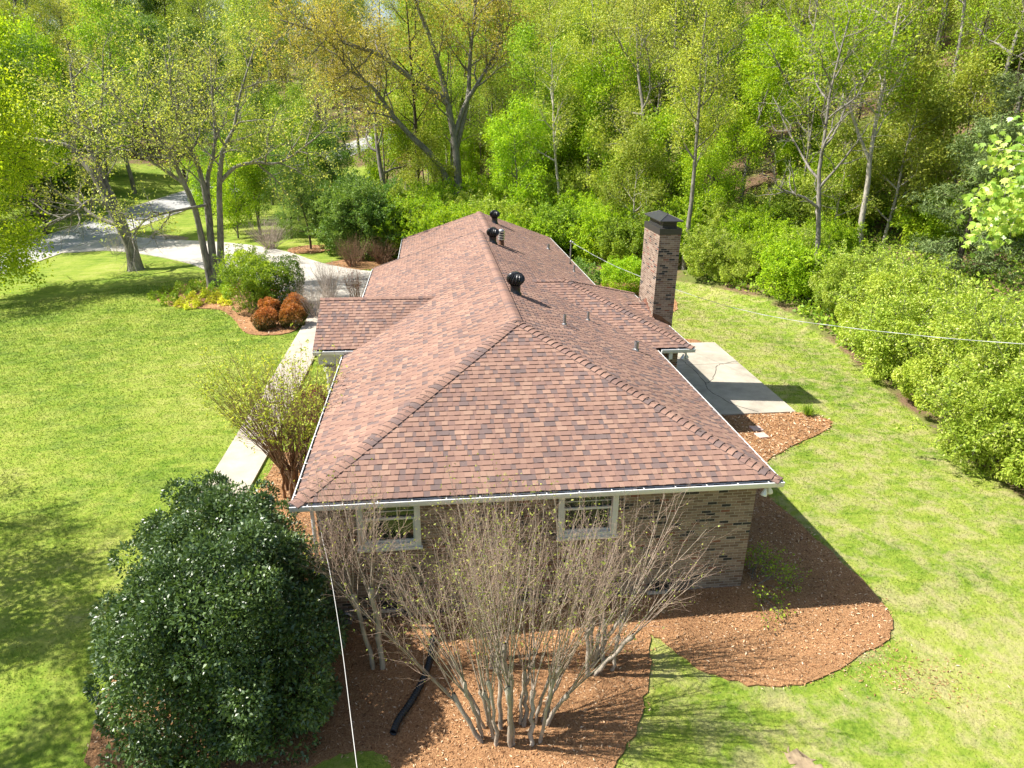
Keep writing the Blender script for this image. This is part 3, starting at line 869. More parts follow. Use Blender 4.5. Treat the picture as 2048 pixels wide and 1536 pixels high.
# rear wing roof with the chimney cricket
WXE = 10.92; WY0, WY1 = 8.19, 15.29; WYM = 11.74
zwn = lambda y: EZ + PT * (y - WY0)
zwr = lambda x: EZ + PT * (WXE - x)
zwf = lambda y: EZ + PT * (WY1 - y)
mb = MB()
shingle_plane(mb, [(9.55, WY0 + E0, zwn(WY0 + E0)), (WXE - E0, WY0 + E0, zwn(WY0 + E0)), (7.37, WYM, zwn(WYM)), (6.1, WYM, zwn(WYM))], (1, 0, 0), (0, WY0 + E0, zwn(WY0 + E0)), 41)
shingle_plane(mb, [(WXE - E0, WY0 + E0, zwr(WXE - E0)), (WXE - E0, WY1 - E0, zwr(WXE - E0)), (7.37, WYM, zwr(7.37))], (0, 1, 0), (WXE - E0, 0, zwr(WXE - E0)), 42)
shingle_plane(mb, [(9.55, WY1 - E0, zwf(WY1 - E0)), (WXE - E0, WY1 - E0, zwf(WY1 - E0)), (7.37, WYM, zwf(WYM)), (6.1, WYM, zwf(WYM))], (1, 0, 0), (0, WY1 - E0, zwf(WY1 - E0)), 43)
CZ = EZ + PT * (WXE - 9.5)
shingle_plane(mb, [(9.5, 11.68, CZ), (10.36, 10.66, zwr(10.36) + .01), (10.36, 11.68, CZ)], (1, 0, 0), (9.5, 10.66, zwr(10.36)), 44)
shingle_plane(mb, [(9.5, 11.68, CZ), (10.36, 12.70, zwr(10.36) + .01), (10.36, 11.68, CZ)], (1, 0, 0), (9.5, 12.7, zwr(10.36)), 45)
wroof = hpart(mb.build("wing_roof", M['shingle']))
mb = MB()
ridge_caps(mb, (6.2, WYM, zwn(WYM)), (7.37, WYM, zwn(WYM)), PT, PT, 46)
ridge_caps(mb, (WXE - .06, WY0 + .06, EZ + .02), (7.37, WYM, zwn(WYM)), PT * .7, PT * .7, 47)
ridge_caps(mb, (WXE - .06, WY1 - .06, EZ + .02), (7.37, WYM, zwn(WYM)), PT * .7, PT * .7, 48)
ridge_caps(mb, (9.62, 11.68, CZ), (10.33, 11.68, CZ), PT, PT, 49, half=.12)
hpart(mb.build("ridge_cap", M['shingle']), wroof)

# gutters: K-style troughs with hangers and leaf debris
def gutter(a, b, z=EZ, hang=True, ends=(True, True)):
    """outer lip runs from a to b; the house is on the left of a->b"""
    a = Vector((a[0], a[1], z)); b = Vector((b[0], b[1], z)); d = b - a; ln = d.length; d.normalize()
    o = Vector((-d.y, d.x, 0))                      # towards the house
    prof = [(.115, -.005), (.115, -.125), (.035, -.125), (.012, -.075), (.0, -.03), (-.004, .0), (.016, .004), (.018, -.004), (.006, -.012), (.02, -.07), (.04, -.112), (.109, -.112), (.109, -.005)]
    mb = MB(); I = [a + o * p[0] + Vector((0, 0, p[1])) for p in prof]; J = [p + d * ln for p in I]
    for k in range(len(prof)):
        k2 = (k + 1) % len(prof); mb.poly([I[k], J[k], J[k2], I[k2]])
    for E, on in ((I, ends[0]), (J, ends[1])):
        if on: mb.poly([E[k] for k in (0, 1, 2, 3, 4, 5)])
    if hang:
        n = max(1, int(ln / .62))
        for k in range(n):
            c = a + d * (ln * (k + .5) / n) + o * .06 + Vector((0, 0, .0)); mb.obox(c, d * .011, o * .056, (0, 0, .003))
    g = hpart(mb.build("gutter", M['white']))
    m2 = MB(); rg = random.Random(int(ln * 1000)); n = max(2, int(ln / .12))
    for k in range(n):
        t0, t1 = ln * k / n, ln * (k + 1) / n
        h0 = rg.uniform(-.055, -.02); h1 = rg.uniform(-.055, -.02)
        m2.poly([a + d * t0 + o * .016 + Vector((0, 0, h0)), a + d * t1 + o * .016 + Vector((0, 0, h0 * .5 + h1 * .5)), a + d * t1 + o * .108 + Vector((0, 0, h1)), a + d * t0 + o * .108 + Vector((0, 0, h1))])
    hpart(m2.build("leaf_debris", M['gutterin']), g)
gutter((0, 0), (9.7, 0))
gutter((9.7, .12), (9.7, 8.19), ends=(False, True))
gutter((0, 8.45), (0, .12), ends=(True, False))
gutter((0, 20.6), (0, 13.3))
gutter((1.09, 28.4), (1.09, 20.35))
gutter((9.7, 15.29), (9.7, 28.4))
gutter((9.83, 8.19), (WXE, 8.19))
gutter((WXE, 8.31), (WXE, 10.78), ends=(False, True))
gutter((WXE, 12.58), (WXE, 15.29))
gutter((-.84, PY0), (.45, PY0), PZ)

# windows of the near wall
def window(x0, x1, z0, z1, label):
    y = .38
    mb = MB(); c = .10
    mb.box((x0 - .02, y - .03, z0), (x0 + c, y + .10, z1)); mb.box((x1 - c, y - .03, z0), (x1 + .02, y + .10, z1))
    mb.box((x0 + c, y - .028, z1 - c), (x1 - c, y + .098, z1)); mb.box((x0 + c, y - .028, z0), (x1 - c, y + .098, z0 + .085))
    w = hpart(mb.build("window", M['whitewood'], bevel=.004))
    if label: w["label"] = label
    mb = MB(); mb.box((x0 - .05, y - .075, z0 - .055), (x1 + .05, y + .02, z0 - .003)); hpart(mb.build("sill", M['whitewood'], bevel=.005), w)
    zm = z0 + .60 * (z1 - z0); a, b = x0 + c + .002, x1 - c - .002
    mb = MB()
    mb.box((a, y + .032, zm - .022), (b, y + .075, zm + .022))
    for k in (1, 2):
        xx = a + (b - a) * k / 3; mb.box((xx - .008, y + .062, zm + .0225), (xx + .008, y + .076, z1 - c - .001))
    mb.box((a, y + .063, (zm + z1 - c) / 2 - .008), (b, y + .0755, (zm + z1 - c) / 2 + .008))
    mb.box((a, y + .034, z0 + .087), (a + .03, y + .074, zm - .0225)); mb.box((b - .03, y + .034, z0 + .087), (b, y + .074, zm - .0225)); mb.box((a + .031, y + .035, z0 + .087), (b - .031, y + .073, z0 + .125))
    hpart(mb.build("sash", M['whitewood']), w)
    mb = MB(); mb.poly([(a, y + .080, z0 + .08), (b, y + .080, z0 + .08), (b, y + .080, z1 - c), (a, y + .080, z1 - c)]); hpart(mb.build("pane", M['glass']), w)
window(*WIN[0], 1.60, 2.64, "white double-hung window behind the small bare stems")
window(*WIN[1], 1.60, 2.64, "white double-hung window behind the big bare clump")

# chimney
mb = MB(); X0, X1, Y0, Y1 = 10.31, 11.04, 10.82, 12.53; CT = EZ + 3.13
for a, b in (((X0, Y0), (X1, Y0)), ((X1, Y0), (X1, Y1)), ((X1, Y1), (X0, Y1)), ((X0, Y1), (X0, Y0))): brick_rect(mb, a, b, -.3, CT, u0=a[0] + a[1])
chim = hpart(mb.build("chimney", M['brick']))
mb = MB()
mb.box((X0 - .02, Y0 - .02, CT - .015), (X1 + .02, Y1 + .02, CT + .19))
mb.box((X0 + .11, Y0 + .11, CT + .1905), (X1 - .11, Y1 - .11, CT + .24))
hpart(mb.build("chimney_crown", M['darkmetal'], bevel=.006), chim)
mb = MB(); mb.box((X0 + .13, Y0 + .13, CT + .2405), (X1 - .13, Y1 - .13, CT + .44)); hpart(mb.build("spark_screen", M['black']), chim)
mb = MB(); e = .03; z0 = CT + .43; z1 = CT + .60; ym = .42
A = [(X0 - e, Y0 - e, z0), (X1 + e, Y0 - e, z0), (X1 + e, Y1 + e, z0), (X0 - e, Y1 + e, z0)]; B_ = [((X0 + X1) / 2, Y0 + ym, z1), ((X0 + X1) / 2, Y1 - ym, z1)]
mb.poly([A[0], A[1], B_[0]]); mb.poly([A[1], A[2], B_[1], B_[0]]); mb.poly([A[2], A[3], B_[1]]); mb.poly([A[3], A[0], B_[0], B_[1]]); mb.poly(A[::-1])
lowA = [(p[0], p[1], z0 - .025) for p in A]
for k in range(4): mb.poly([lowA[k], lowA[(k + 1) % 4], A[(k + 1) % 4], A[k]])
mb.poly(lowA[::-1])
for p, q in ((A[0], B_[0]), (A[1], B_[0]), (B_[0], B_[1]), (A[2], B_[1]), (A[3], B_[1])): mb.tube([Vector(p) + Vector((0, 0, .004)), Vector(q) + Vector((0, 0, .004))], [.011, .011], 6)
hpart(mb.build("chimney_cap", M['darkmetal']), chim)
mb = MB(); yy = Y0 - .006
mb.poly([(X0, yy, EZ + .22), (X1, yy, EZ - .10), (X1, yy, EZ + .02), (X0 + .5, yy, EZ + .17), (X0 + .3, yy, EZ + .33), (X0, yy, EZ + .44)])
hpart(mb.build("rust_stain", M['rust']), chim)
mb = MB(); xx = X0 - .006
for k in range(9):
    y0_, y1_ = Y0 + (Y1 - Y0) * k / 9, Y0 + (Y1 - Y0) * (k + 1) / 9; yc = (y0_ + y1_) / 2
    zb = CZ - PT * abs(yc - 11.68) * 1.32; mb.poly([(xx, y0_, zb - .3), (xx, y1_, zb - .3), (xx, y1_, zb + .17), (xx, y0_, zb + .17)])
hpart(mb.build("step_flashing", M['flash']), chim)

# roof ventilators, pipes, mast
def turbine(loc, s, metal, base_h, head_r, blades, label=None):
    loc = Vector(loc)
    mb = MB(); mb.lathe([(.20 * s, -.12), (.185 * s, .02), (.150 * s, .05), (.150 * s, base_h), (.165 * s, base_h + .015)], loc, 24)
    t = hpart(mb.build("roof_ventilator", metal, smooth=True))
    if label: t["label"] = label
    m2 = MB(); zc = base_h + head_r * .72; n = 9
    m2.lathe([(head_r * .84 * math.sin(math.pi * (.08 + .84 * i / 10)), zc - head_r * .68 * math.cos(math.pi * (.08 + .84 * i / 10))) for i in range(11)], loc, 20)
    for k in range(blades):
        rows = []
        for i in range(n + 1):
            th = math.pi * (.06 + .86 * i / n); ph = 2 * math.pi * k / blades + .85 * (i / n)
            r1 = head_r * math.sin(th); z = zc - head_r * .74 * math.cos(th)
            da = 2 * math.pi / blades * .34
            rows.append([loc + Vector((r * math.cos(ph + o), r * math.sin(ph + o), z)) for o, r in ((-da, r1 * .87), (0, r1 * 1.02), (da, r1 * .93))])
        for i in range(n):
            for j in (0, 1): m2.poly([rows[i][j], rows[i][j + 1], rows[i + 1][j + 1], rows[i + 1][j]])
    m2.lathe([(head_r * .45, zc + head_r * .68), (head_r * .30, zc + head_r * .77), (0.001, zc + head_r * .79)], loc, 16)
    hpart(m2.build("turbine_head", metal), t)
turbine((5.22, 8.45, zr(5.22)), 1.0, M['black'], .25, .275, 18, "nearest black turbine ventilator on the ridge")
turbine((5.30, 17.0, zr(5.30)), 1.0, M['black'], .25, .265, 18, "black turbine ventilator beside the striped metal flue")
turbine((6.04, 24.3, zr(6.04)), 1.0, M['black'], .27, .265, 18, "farthest black turbine ventilator")
# striped flue cap
mb = MB(); lo = Vector((5.70, 17.4, zr(5.70)))
mb.lathe([(.12, -.1), (.11, .10), (.105, .22)], lo, 18); fl_ = hpart(mb.build("metal_flue", M['rust'], smooth=True)); fl_["label"] = "striped bare metal flue with a rusty base"
mb = MB()
for k in range(4): mb.lathe([(.10, .22 + k * .1), (.145, .235 + k * .1), (.145, .275 + k * .1), (.10, .29 + k * .1)], lo, 18)
mb.lathe([(.12, .62), (.08, .66), (.001, .68)], lo, 18)
hpart(mb.build("flue_ring", M['silver']), fl_)
mb = MB(); mb.lathe([(.095, .22), (.095, .62)], lo, 18); hpart(mb.build("flue_core", M['black']), fl_)
def vent_pipe(x, y, h, r, mat, tall=None):
    z = zr(x); mb = MB()
    mb.lathe([(r, -.1), (r, h), (r * .78, h), (r * .78, h - .12), (.001, h - .13)], (x, y, z), 14)
    v = hpart(mb.build("vent_pipe", mat, smooth=False))
    mb = MB(); mb.lathe([(r * 1.9, .0), (r * 1.3, .03), (r * 1.08, .06)], (x, y, z + .005), 14, axis=Matrix.Rotation(math.atan(PT), 3, 'Y')); hpart(mb.build("pipe_boot", M['grey']), v)
    return v
for a in ((6.40, 6.73, .30, .045), (7.51, 8.61, .28, .04), (8.59, 6.94, .28, .065), (8.58, 22.5, .25, .07), (9.01, 18.1, .3, .045)): vent_pipe(*a, M['grey'])
mb = MB(); mx, my, mz = 9.25, 20.2, zr(9.25)
mb.tube([(mx, my, 1.0), (mx, my, mz + 1.02)], [.03, .03], 10); mast = hpart(mb.build("service_mast", M['grey'], smooth=False))
mb = MB(); mb.lathe([(.075, -.01), (.05, .06), (.032, .09)], (mx, my, mz), 14); hpart(mb.build("pipe_boot", M['black']), mast)
mb = MB(); mb.lathe([(.03, 0), (.062, .015), (.065, .06), (.04, .105), (.001, .12)], (mx, my, mz + 1.0), 14); mb.tube([(mx, my, mz + 1.04), (mx + .09, my - .06, mz + 1.03), (mx + .13, my - .1, mz + .97)], [.04, .035, .03], 8); hpart(mb.build("weatherhead", M['grey'], smooth=True), mast)

# flood lamps under the eaves
def flood(c, side):
    c = Vector(c); mb = MB(); mb.lathe([(.055, 0), (.05, -.03), (.001, -.035)], c + Vector((0, 0, .10)), 16)
    f = hpart(mb.build("flood_light", M['white'], smooth=True))
    for dx, dy in ((-.10, -.06), (.09, .02)):
        q = Vector((dx, dy, -.35)).to_track_quat('-Z', 'Y').to_matrix()
        m2 = MB(); m2.lathe([(.001, .02), (.03, .02), (.035, -.03), (.062, -.09), (.068, -.14), (.058, -.142), (.001, -.11)], c + Vector((dx * .6, dy, .03)), 16, axis=q); hpart(m2.build("lamp_head", M['white'], smooth=True), f)
flood((9.45, .20, 2.60), 1)
flood((10.64, 8.36, 2.60), 1)
mb = MB(); mb.box((10.10, 8.28, 2.50), (10.22, 8.42, 2.72)); mb.tube([(10.16, 8.36, 2.56), (10.16, 8.46, 2.40), (10.16, 8.52, 2.30), (10.16, 8.52, .2)], [.04, .04, .04, .04], 8); hpart(mb.build("downspout", M['white']))
mb = MB(); mb.tube([(.34, .30, 2.74), (.34, .30, 2.4), (.34, .30, .1)], [.036] * 3, 8); hpart(mb.build("downspout", M['white']))
# foundation vents and gas meter on the near wall
for x0 in (1.52, 4.3, 7.2):
    mb = MB(); mb.box((x0, .345, .10), (x0 + .42, .379, .27))
    for k in range(4): mb.obox((x0 + .21, .335, .13 + k * .038), (.19, 0, 0), (0, .014, -.010), (0, .001, .002))
    v = hpart(mb.build("foundation_vent", M['black']))
    mb = MB(); mb.box((x0 - .02, .30, .03), (x0 + .44, .379, .09)); hpart(mb.build("vent_sill", M['walkway']), v)
mb = MB(); mb.lathe([(.11, -.09), (.13, -.07), (.13, .07), (.11, .09)], (.80, .26, .06), 16, axis=Matrix.Rotation(R(90), 3, 'X')); mb.box((.69, .18, -.10), (.91, .33, .0)); mb.tube([(.66, .3, -.3), (.66, .27, .18), (.72, .26, .2)], [.022] * 3, 8); mb.tube([(.88, .26, .19), (.97, .27, .18), (.97, .34, .1)], [.022] * 3, 8)
hpart(mb.build("gas_meter", M['grey'], bevel=.004))

# ---------------------------------------------------------------- plants: generators
def _norm(v):
    l = math.sqrt(v[0] * v[0] + v[1] * v[1] + v[2] * v[2]) or 1e-9
    return (v[0] / l, v[1] / l, v[2] / l)

class Plant:
    """limbs grown branch by branch; collects tubes and leaf sites"""
    def __init__(s, seed):
        s.rg = random.Random(seed); s.rng = np.random.default_rng(seed); s.tubes = []; s.sites = []; s.dirs = []
    def limb(s, p, d, ln, r, lev, P):
        rg = s.rg; n = P['seg'][lev]; w = P['wander'][lev]; up = P['up'][lev]
        pts = [p]; rad = [r]; st = ln / n; tp = P.get('tip', .25)
        d = _norm(d)
        for i in range(n):
            d = _norm((d[0] + rg.gauss(0, w), d[1] + rg.gauss(0, w), d[2] + rg.gauss(0, w) + up))
            p = (p[0] + d[0] * st, p[1] + d[1] * st, p[2] + d[2] * st)
            pts.append(p); rad.append(r * (1 - (1 - tp) * (i + 1) / n))
        s.follow(pts, rad, lev, P, ln)
    def follow(s, pts, rad, lev, P, ln=None):
        rg = s.rg
        if ln is None: ln = sum(math.dist(pts[i], pts[i + 1]) for i in range(len(pts) - 1))
        if rad[0] > P.get('minr', 0): s.tubes.append((pts, rad))
        n = len(pts) - 1
        last = lev + 1 >= len(P['seg'])
        if not last:
            nc = P['kids'][lev]; nc = max(1, int(nc * rg.uniform(.8, 1.2)))
            az = rg.uniform(0, 6.28)
            for j in range(nc):
                t = P['start'][lev] + (1 - P['start'][lev]) * (j + rg.random()) / nc
                f = min(t * n, n - 1e-6); i = int(f); f -= i
                q = tuple(pts[i][k] * (1 - f) + pts[i + 1][k] * f for k in range(3))
                d = _norm(tuple(pts[i + 1][k] - pts[i][k] for k in range(3)))
                az += 2.4 + rg.uniform(-.4, .4)
                a = P['ang'][lev] * rg.uniform(.7, 1.3)
                ref = (0, 0, 1) if abs(d[2]) < .9 else (1, 0, 0)
                e1 = _norm((d[1] * ref[2] - d[2] * ref[1], d[2] * ref[0] - d[0] * ref[2], d[0] * ref[1] - d[1] * ref[0]))
                e2 = (d[1] * e1[2] - d[2] * e1[1], d[2] * e1[0] - d[0] * e1[2], d[0] * e1[1] - d[1] * e1[0])
                c, sn = math.cos(a), math.sin(a)
                nd = tuple(d[k] * c + (e1[k] * math.cos(az) + e2[k] * math.sin(az)) * sn for k in range(3))
                rr = rad[i] * (1 - f) + rad[i + 1] * f
                l2 = P['len'][lev] * rg.uniform(.65, 1.25) * (1 - P.get('taper', .45) * t)
                s.limb(q, nd, l2, min(rr * .75, P['rad'][lev] * rg.uniform(.7, 1.2)), lev + 1, P)
        if lev >= P['leaflev']:
            for k in range(P['sites']):
                f = rg.uniform(.15, 1) * n; f = min(f, n - 1e-6); i = int(f); f -= i
                s.sites.append(tuple(pts[i][m] * (1 - f) + pts[i + 1][m] * f for m in range(3)))
                s.dirs.append(_norm(tuple(pts[i + 1][m] - pts[i][m] for m in range(3))))
    def wood(s, name):
        return tubes_mesh(name, s.tubes)
    def leaves(s, name, per, spread, size, droop=.2, w=.6, flat=.4, keep=1.0, cap=None):
        g = s.rng
        S = np.array(s.sites); D = np.array(s.dirs)
        if keep < 1:
            k = g.random(len(S)) < keep; S, D = S[k], D[k]
        S = np.repeat(S, per, 0); D = np.repeat(D, per, 0); n = len(S)
        if cap and n > cap:
            k = g.choice(n, cap, replace=False); S, D = S[k], D[k]; n = cap
        Pp = S + g.normal(size=(n, 3)) * spread
        A = unit(D * .5 + g.normal(size=(n, 3)) * .8 + np.array([0, 0, -droop]))
        V, Q = leaves_np(g, Pp, A, size * g.uniform(.65, 1.35, n), w, .15, flat)
        clump = g.random(max(1, n // per + 1)).repeat(per)[:n]
        return np_mesh(name, V, Q, tone=np.clip(.55 * g.random(n) + .45 * clump, 0, 1))

def shrub_mesh(name, seed, lobes, n, size, sub=.32, nsub=60, droop=.2, w=.55, inner=.2, flat=.35, tone_top=None, zmin=.02):
    g = np.random.default_rng(seed)
    Lb = np.array(lobes, float)
    wt = (Lb[:, 3] * Lb[:, 4] + Lb[:, 4] * Lb[:, 5] + Lb[:, 3] * Lb[:, 5]); wt /= wt.sum()
    li = g.choice(len(Lb), nsub, p=wt)
    dirs = unit(g.normal(size=(nsub, 3)) + np.array([0, 0, .15]))
    cen = Lb[li, :3] + dirs * Lb[li, 3:] * g.uniform(.78, 1.03, (nsub, 1))
    sr = sub * g.uniform(.65, 1.35, nsub); st = g.random(nsub)
    k = g.integers(0, nsub, n)
    o = unit(dirs[k] * .75 + unit(g.normal(size=(n, 3))))
    Pp = cen[k] + o * (sr[k] * g.uniform(.45, 1.0, n) ** .5)[:, None]
    ni = int(n * inner)
    m = g.choice(len(Lb), ni, p=wt)
    Pp[:ni] = Lb[m, :3] + unit(g.normal(size=(ni, 3))) * Lb[m, 3:] * g.uniform(.6, .93, (ni, 1)); o[:ni] = unit(Pp[:ni] - Lb[m, :3])
    A = unit(o * .8 + g.normal(size=(n, 3)) * .6 + np.array([0, 0, -droop]))
    tone = np.clip(.5 * g.random(n) + .35 * st[k] + .12, 0, 1)
    if tone_top is not None:
        z0, z1 = tone_top; tone = np.clip(.25 * g.random(n) + .75 * np.clip((Pp[:, 2] + g.normal(size=n) * .12 - z0) / (z1 - z0), 0, 1), 0, 1)
    ok = Pp[:, 2] > zmin
    Pp, A, tone = Pp[ok], A[ok], tone[ok]
    V, Q = leaves_np(g, Pp, A, size * g.uniform(.65, 1.3, len(Pp)), w, .15, flat)
    return np_mesh(name, V, Q, tone=tone)

def stems_mesh(name, seed, n, r0, spread, h, rad, wander=.12):
    p = Plant(seed); g = p.rg
    for k in range(n):
        a = g.uniform(0, 6.28); q = (r0 * math.cos(a) * g.random(), r0 * math.sin(a) * g.random(), -.1)
        p.limb(q, (spread * math.cos(a), spread * math.sin(a), 1), h * g.uniform(.7, 1.1), rad * g.uniform(.6, 1.2), 0, dict(seg=[6], wander=[wander], up=[.05], leaflev=9, sites=0))
    return p.wood(name)

class Kind:
    """one kind of plant: shared meshes, copied as an Empty with its parts"""
    def __init__(s, name, parts, cat): s.name = name; s.parts = parts; s.cat = cat; s.n = 0
    def put(s, label, loc, rz=0.0, scale=1.0, group=None):
        t = thing(s.name, label, s.cat, loc, rz, group, scale)
        for nm, me, mat in s.parts:
            o = bpy.data.objects.new(nm, me); COL.objects.link(o); o.parent = t
            if len(me.materials) == 0: me.materials.append(mat)
        return t

# ---------------------------------------------------------------- forest kinds
P_TALL = dict(seg=[10, 6, 5, 4], wander=[.035, .12, .18, .25], up=[.03, .06, .05, .02], kids=[13, 6, 5], start=[.38, .25, .2], ang=[.75, .75, .8], len=[5.0, 2.1, 1.0], rad=[.075, .03, .012], leaflev=2, sites=2, tip=.18)
P_FULL = dict(seg=[8, 6, 5, 4], wander=[.06, .14, .18, .25], up=[.03, .05, .04, 0], kids=[15, 7, 5], start=[.2, .2, .15], ang=[.9, .8, .85], len=[4.6, 2.0, .95], rad=[.07, .028, .012], leaflev=2, sites=2, tip=.15)
P_OAK = dict(seg=[8, 7, 6, 4], wander=[.07, .18, .22, .28], up=[.02, .05, .04, .02], kids=[11, 7, 6], start=[.3, .25, .2], ang=[.95, .8, .85], len=[6.0, 2.6, 1.1], rad=[.11, .04, .013], leaflev=2, sites=2, tip=.2)
def grow_tree(seed, P, h, r, lean=(0, 0)):
    p = Plant(seed); p.limb((0, 0, -.4), (lean[0], lean[1], 1), h, r, 0, P); return p

KINDS = {}
def forest_kind(key, name, seed, P, h, r, per, spread, size, leaf, bark, keep=1.0, lean=(0, 0), cap=30000, droop=.25):
    per = int(per * 1.8); size *= .70; cap = int(cap * 1.7)
    p = grow_tree(seed, P, h, r, lean)
    KINDS[key] = Kind(name, [("trunk", p.wood("trunk"), M[bark]), ("crown", p.leaves("crown", per, spread, size, droop, cap=cap, keep=keep), M[leaf])], "tree")
forest_kind('green1', "leafy_tree", 101, P_FULL, 13, .20, 11, .30, .23, 'f_green', 'bark')
forest_kind('green2', "leafy_tree", 102, P_FULL, 11, .16, 11, .28, .23, 'f_bright', 'bark', cap=15000)
forest_kind('yel1', "budding_tree", 103, P_TALL, 18, .21, 10, .30, .20, 'f_yellow', 'bark', keep=.75)
forest_kind('yel2', "budding_tree", 104, P_TALL, 16, .16, 8, .28, .20, 'f_yellow', 'barkp', keep=.6, lean=(.08, .02))
forest_kind('tall1', "slender_tree", 105, P_TALL, 20, .19, 8, .34, .22, 'f_green', 'bark', keep=.55)
forest_kind('tall2', "slender_tree", 106, P_TALL, 19, .24, 7, .34, .22, 'f_yellow', 'barkd', keep=.5, lean=(-.08, .0))
forest_kind('gold1', "golden_tree", 107, P_OAK, 15, .28, 8, .26, .17, 'f_gold', 'bark', keep=.7)
forest_kind('gold2', "golden_tree", 108, P_OAK, 14, .22, 8, .26, .18, 'f_olive', 'bark', keep=.8)
forest_kind('bare1', "bare_tree", 109, dict(P_OAK, kids=[12, 8, 6]), 15, .17, 2, .2, .15, 'f_olive', 'bark', keep=.4)
forest_kind('pole1', "pole_tree", 131, dict(P_TALL, kids=[12, 6, 5], len=[2.6, 1.3, .7], start=[.3, .2, .2]), 15, .10, 5, .25, .18, 'f_yellow', 'bark', keep=.45)
forest_kind('pole2', "pole_tree", 132, dict(P_TALL, kids=[13, 6, 5], len=[3.0, 1.5, .7], start=[.25, .2, .2], wander=[.05, .14, .2, .25]), 13, .09, 6, .25, .18, 'f_bright', 'barkd', keep=.5, lean=(.1, .05))
forest_kind('small1', "understory_tree", 110, dict(P_FULL, kids=[11, 6, 5], len=[3.0, 1.3, .7], start=[.15, .2, .15]), 7, .09, 10, .22, .18, 'f_yellow', 'barkp', cap=12000)
forest_kind('small2', "understory_tree", 111, dict(P_FULL, kids=[11, 6, 5], len=[3.2, 1.4, .7], start=[.12, .2, .15]), 6, .08, 11, .24, .19, 'f_bright', 'bark', cap=13000)
forest_kind('dark1', "dark_tree", 112, P_FULL, 13, .2, 12, .3, .24, 'f_dark', 'barkd', cap=17000)
forest_kind('lime', "lime_maple", 133, P_FULL, 11, .17, 13, .26, .23, 'f_lime2', 'barkd', cap=22000)
# cedars: feathery evergreen
def cedar(seed, h, rw):
    p = Plant(seed)
    P = dict(seg=[8, 6, 4], wander=[.02, .12, .2], up=[0, -.03, -.08], kids=[46, 9], start=[.04, .1], ang=[1.25, .7], len=[rw * 1.25, .8], rad=[.03, .01], leaflev=1, sites=5, tip=.1, taper=.78)
    p.limb((0, 0, -.2), (0, 0, 1), h, .14, 0, P)
    return [("trunk", p.wood("trunk"), M['barkd']), ("crown", p.leaves("crown", 9, .12, .17, .5, w=.22, flat=.2, cap=20000), M['f_cedar'])]
KINDS['cedar'] = Kind("cedar_tree", cedar(120, 8, 2.6), "tree")
# shrubs
def sprays(seed, lobes, n, ln, leaf_n, size):
    """arching shoots that break the outline of a shrub"""
    p = Plant(seed); g = p.rg
    P = dict(seg=[6, 3], wander=[.12, .2], up=[-.07, -.05], kids=[4], start=[.2], ang=[.7], len=[ln * .4], rad=[.006], leaflev=0, sites=5, tip=.3)
    for k in range(n):
        l = g.choice(lobes); a = g.uniform(0, 6.28); e = g.uniform(-.1, 1.2)
        d = (math.cos(a) * math.cos(e), math.sin(a) * math.cos(e), math.sin(e))
        q = tuple(l[i] + d[i] * l[3 + i] * .8 for i in range(3))
        if q[2] > .2: p.limb(q, (d[0], d[1], d[2] + .5), ln * g.uniform(.6, 1.3), .010, 0, P)
    return p.wood("shoots"), p.leaves("shoot_leaves", leaf_n, .05, size, .35, w=.5)
def shrub_kind(key, name, seed, lobes, n, size, leaf, sub=.35, nsub=60, droop=.2, stems=(7, .3, .5, 1.4, .03), w=.55, inner=.2, stemmat='bark', **kw):
    KINDS[key] = Kind(name, [("foliage", shrub_mesh("foliage", seed, lobes, n, size, sub, nsub, droop, w, inner, **kw), M[leaf]), ("stems", stems_mesh("stems", seed + 1, *stems), M[stemmat])], "shrub")
    w_, l_ = sprays(seed + 2, lobes, 120, 1.2, 3, size)
    KINDS[key].parts += [("shoots", w_, M[stemmat]), ("shoot_leaves", l_, M[leaf])]
shrub_kind('hedge1', "honeysuckle_shrub", 201, [(0, 0, 1.5, 1.9, 1.9, 1.5), (.9, .6, 2.2, 1.2, 1.1, 1.1), (-.9, -.3, 1.1, 1.2, 1.2, 1.0), (-.2, .9, 2.4, 1.0, 1.0, 1.0)], 36000, .10, 'f_hedge', .46, 64, .55, (14, .5, .7, 2.6, .03), w=.45)
shrub_kind('hedge2', "honeysuckle_shrub", 202, [(0, 0, 1.3, 1.7, 2.0, 1.4), (.5, -.9, 2.0, 1.2, 1.2, 1.1), (-.6, .6, 1.9, 1.1, 1.1, 1.2), (.3, 1.3, 1.0, .9, 1.0, .9)], 36000, .10, 'f_hedge', .46, 64, .55, (14, .5, .7, 2.4, .03), w=.45)
shrub_kind('wild1', "wild_shrub", 203, [(0, 0, 1.2, 1.7, 1.7, 1.2), (.9, .2, 1.7, 1.0, 1.1, .9), (-.7, .6, 1.7, 1.0, 1.0, .9)], 15000, .13, 'f_bright', .45, 60, .35, (9, .4, .6, 2.2, .03))
shrub_kind('wild2', "wild_shrub", 204, [(0, 0, 1.3, 1.8, 1.6, 1.3), (-.8, -.4, 2.0, 1.0, 1.0, .9), (.8, .5, 1.0, 1.1, 1.1, .9)], 15000, .13, 'f_hedge', .45, 60, .45, (9, .4, .6, 2.2, .03))
shrub_kind('wild3', "wild_shrub", 205, [(0, 0, 1.6, 1.6, 1.6, 1.6), (.5, .3, 2.6, 1.1, 1.1, 1.0)], 15000, .13, 'f_dark', .42, 60, .3, (8, .4, .5, 2.4, .03))
shrub_kind('wild4', "wild_shrub", 206, [(0, 0, 1.0, 1.5, 1.5, 1.0), (.6, -.3, 1.3, .9, .9, .8)], 13000, .125, 'f_green', .4, 55, .3, (9, .4, .6, 1.8, .03))

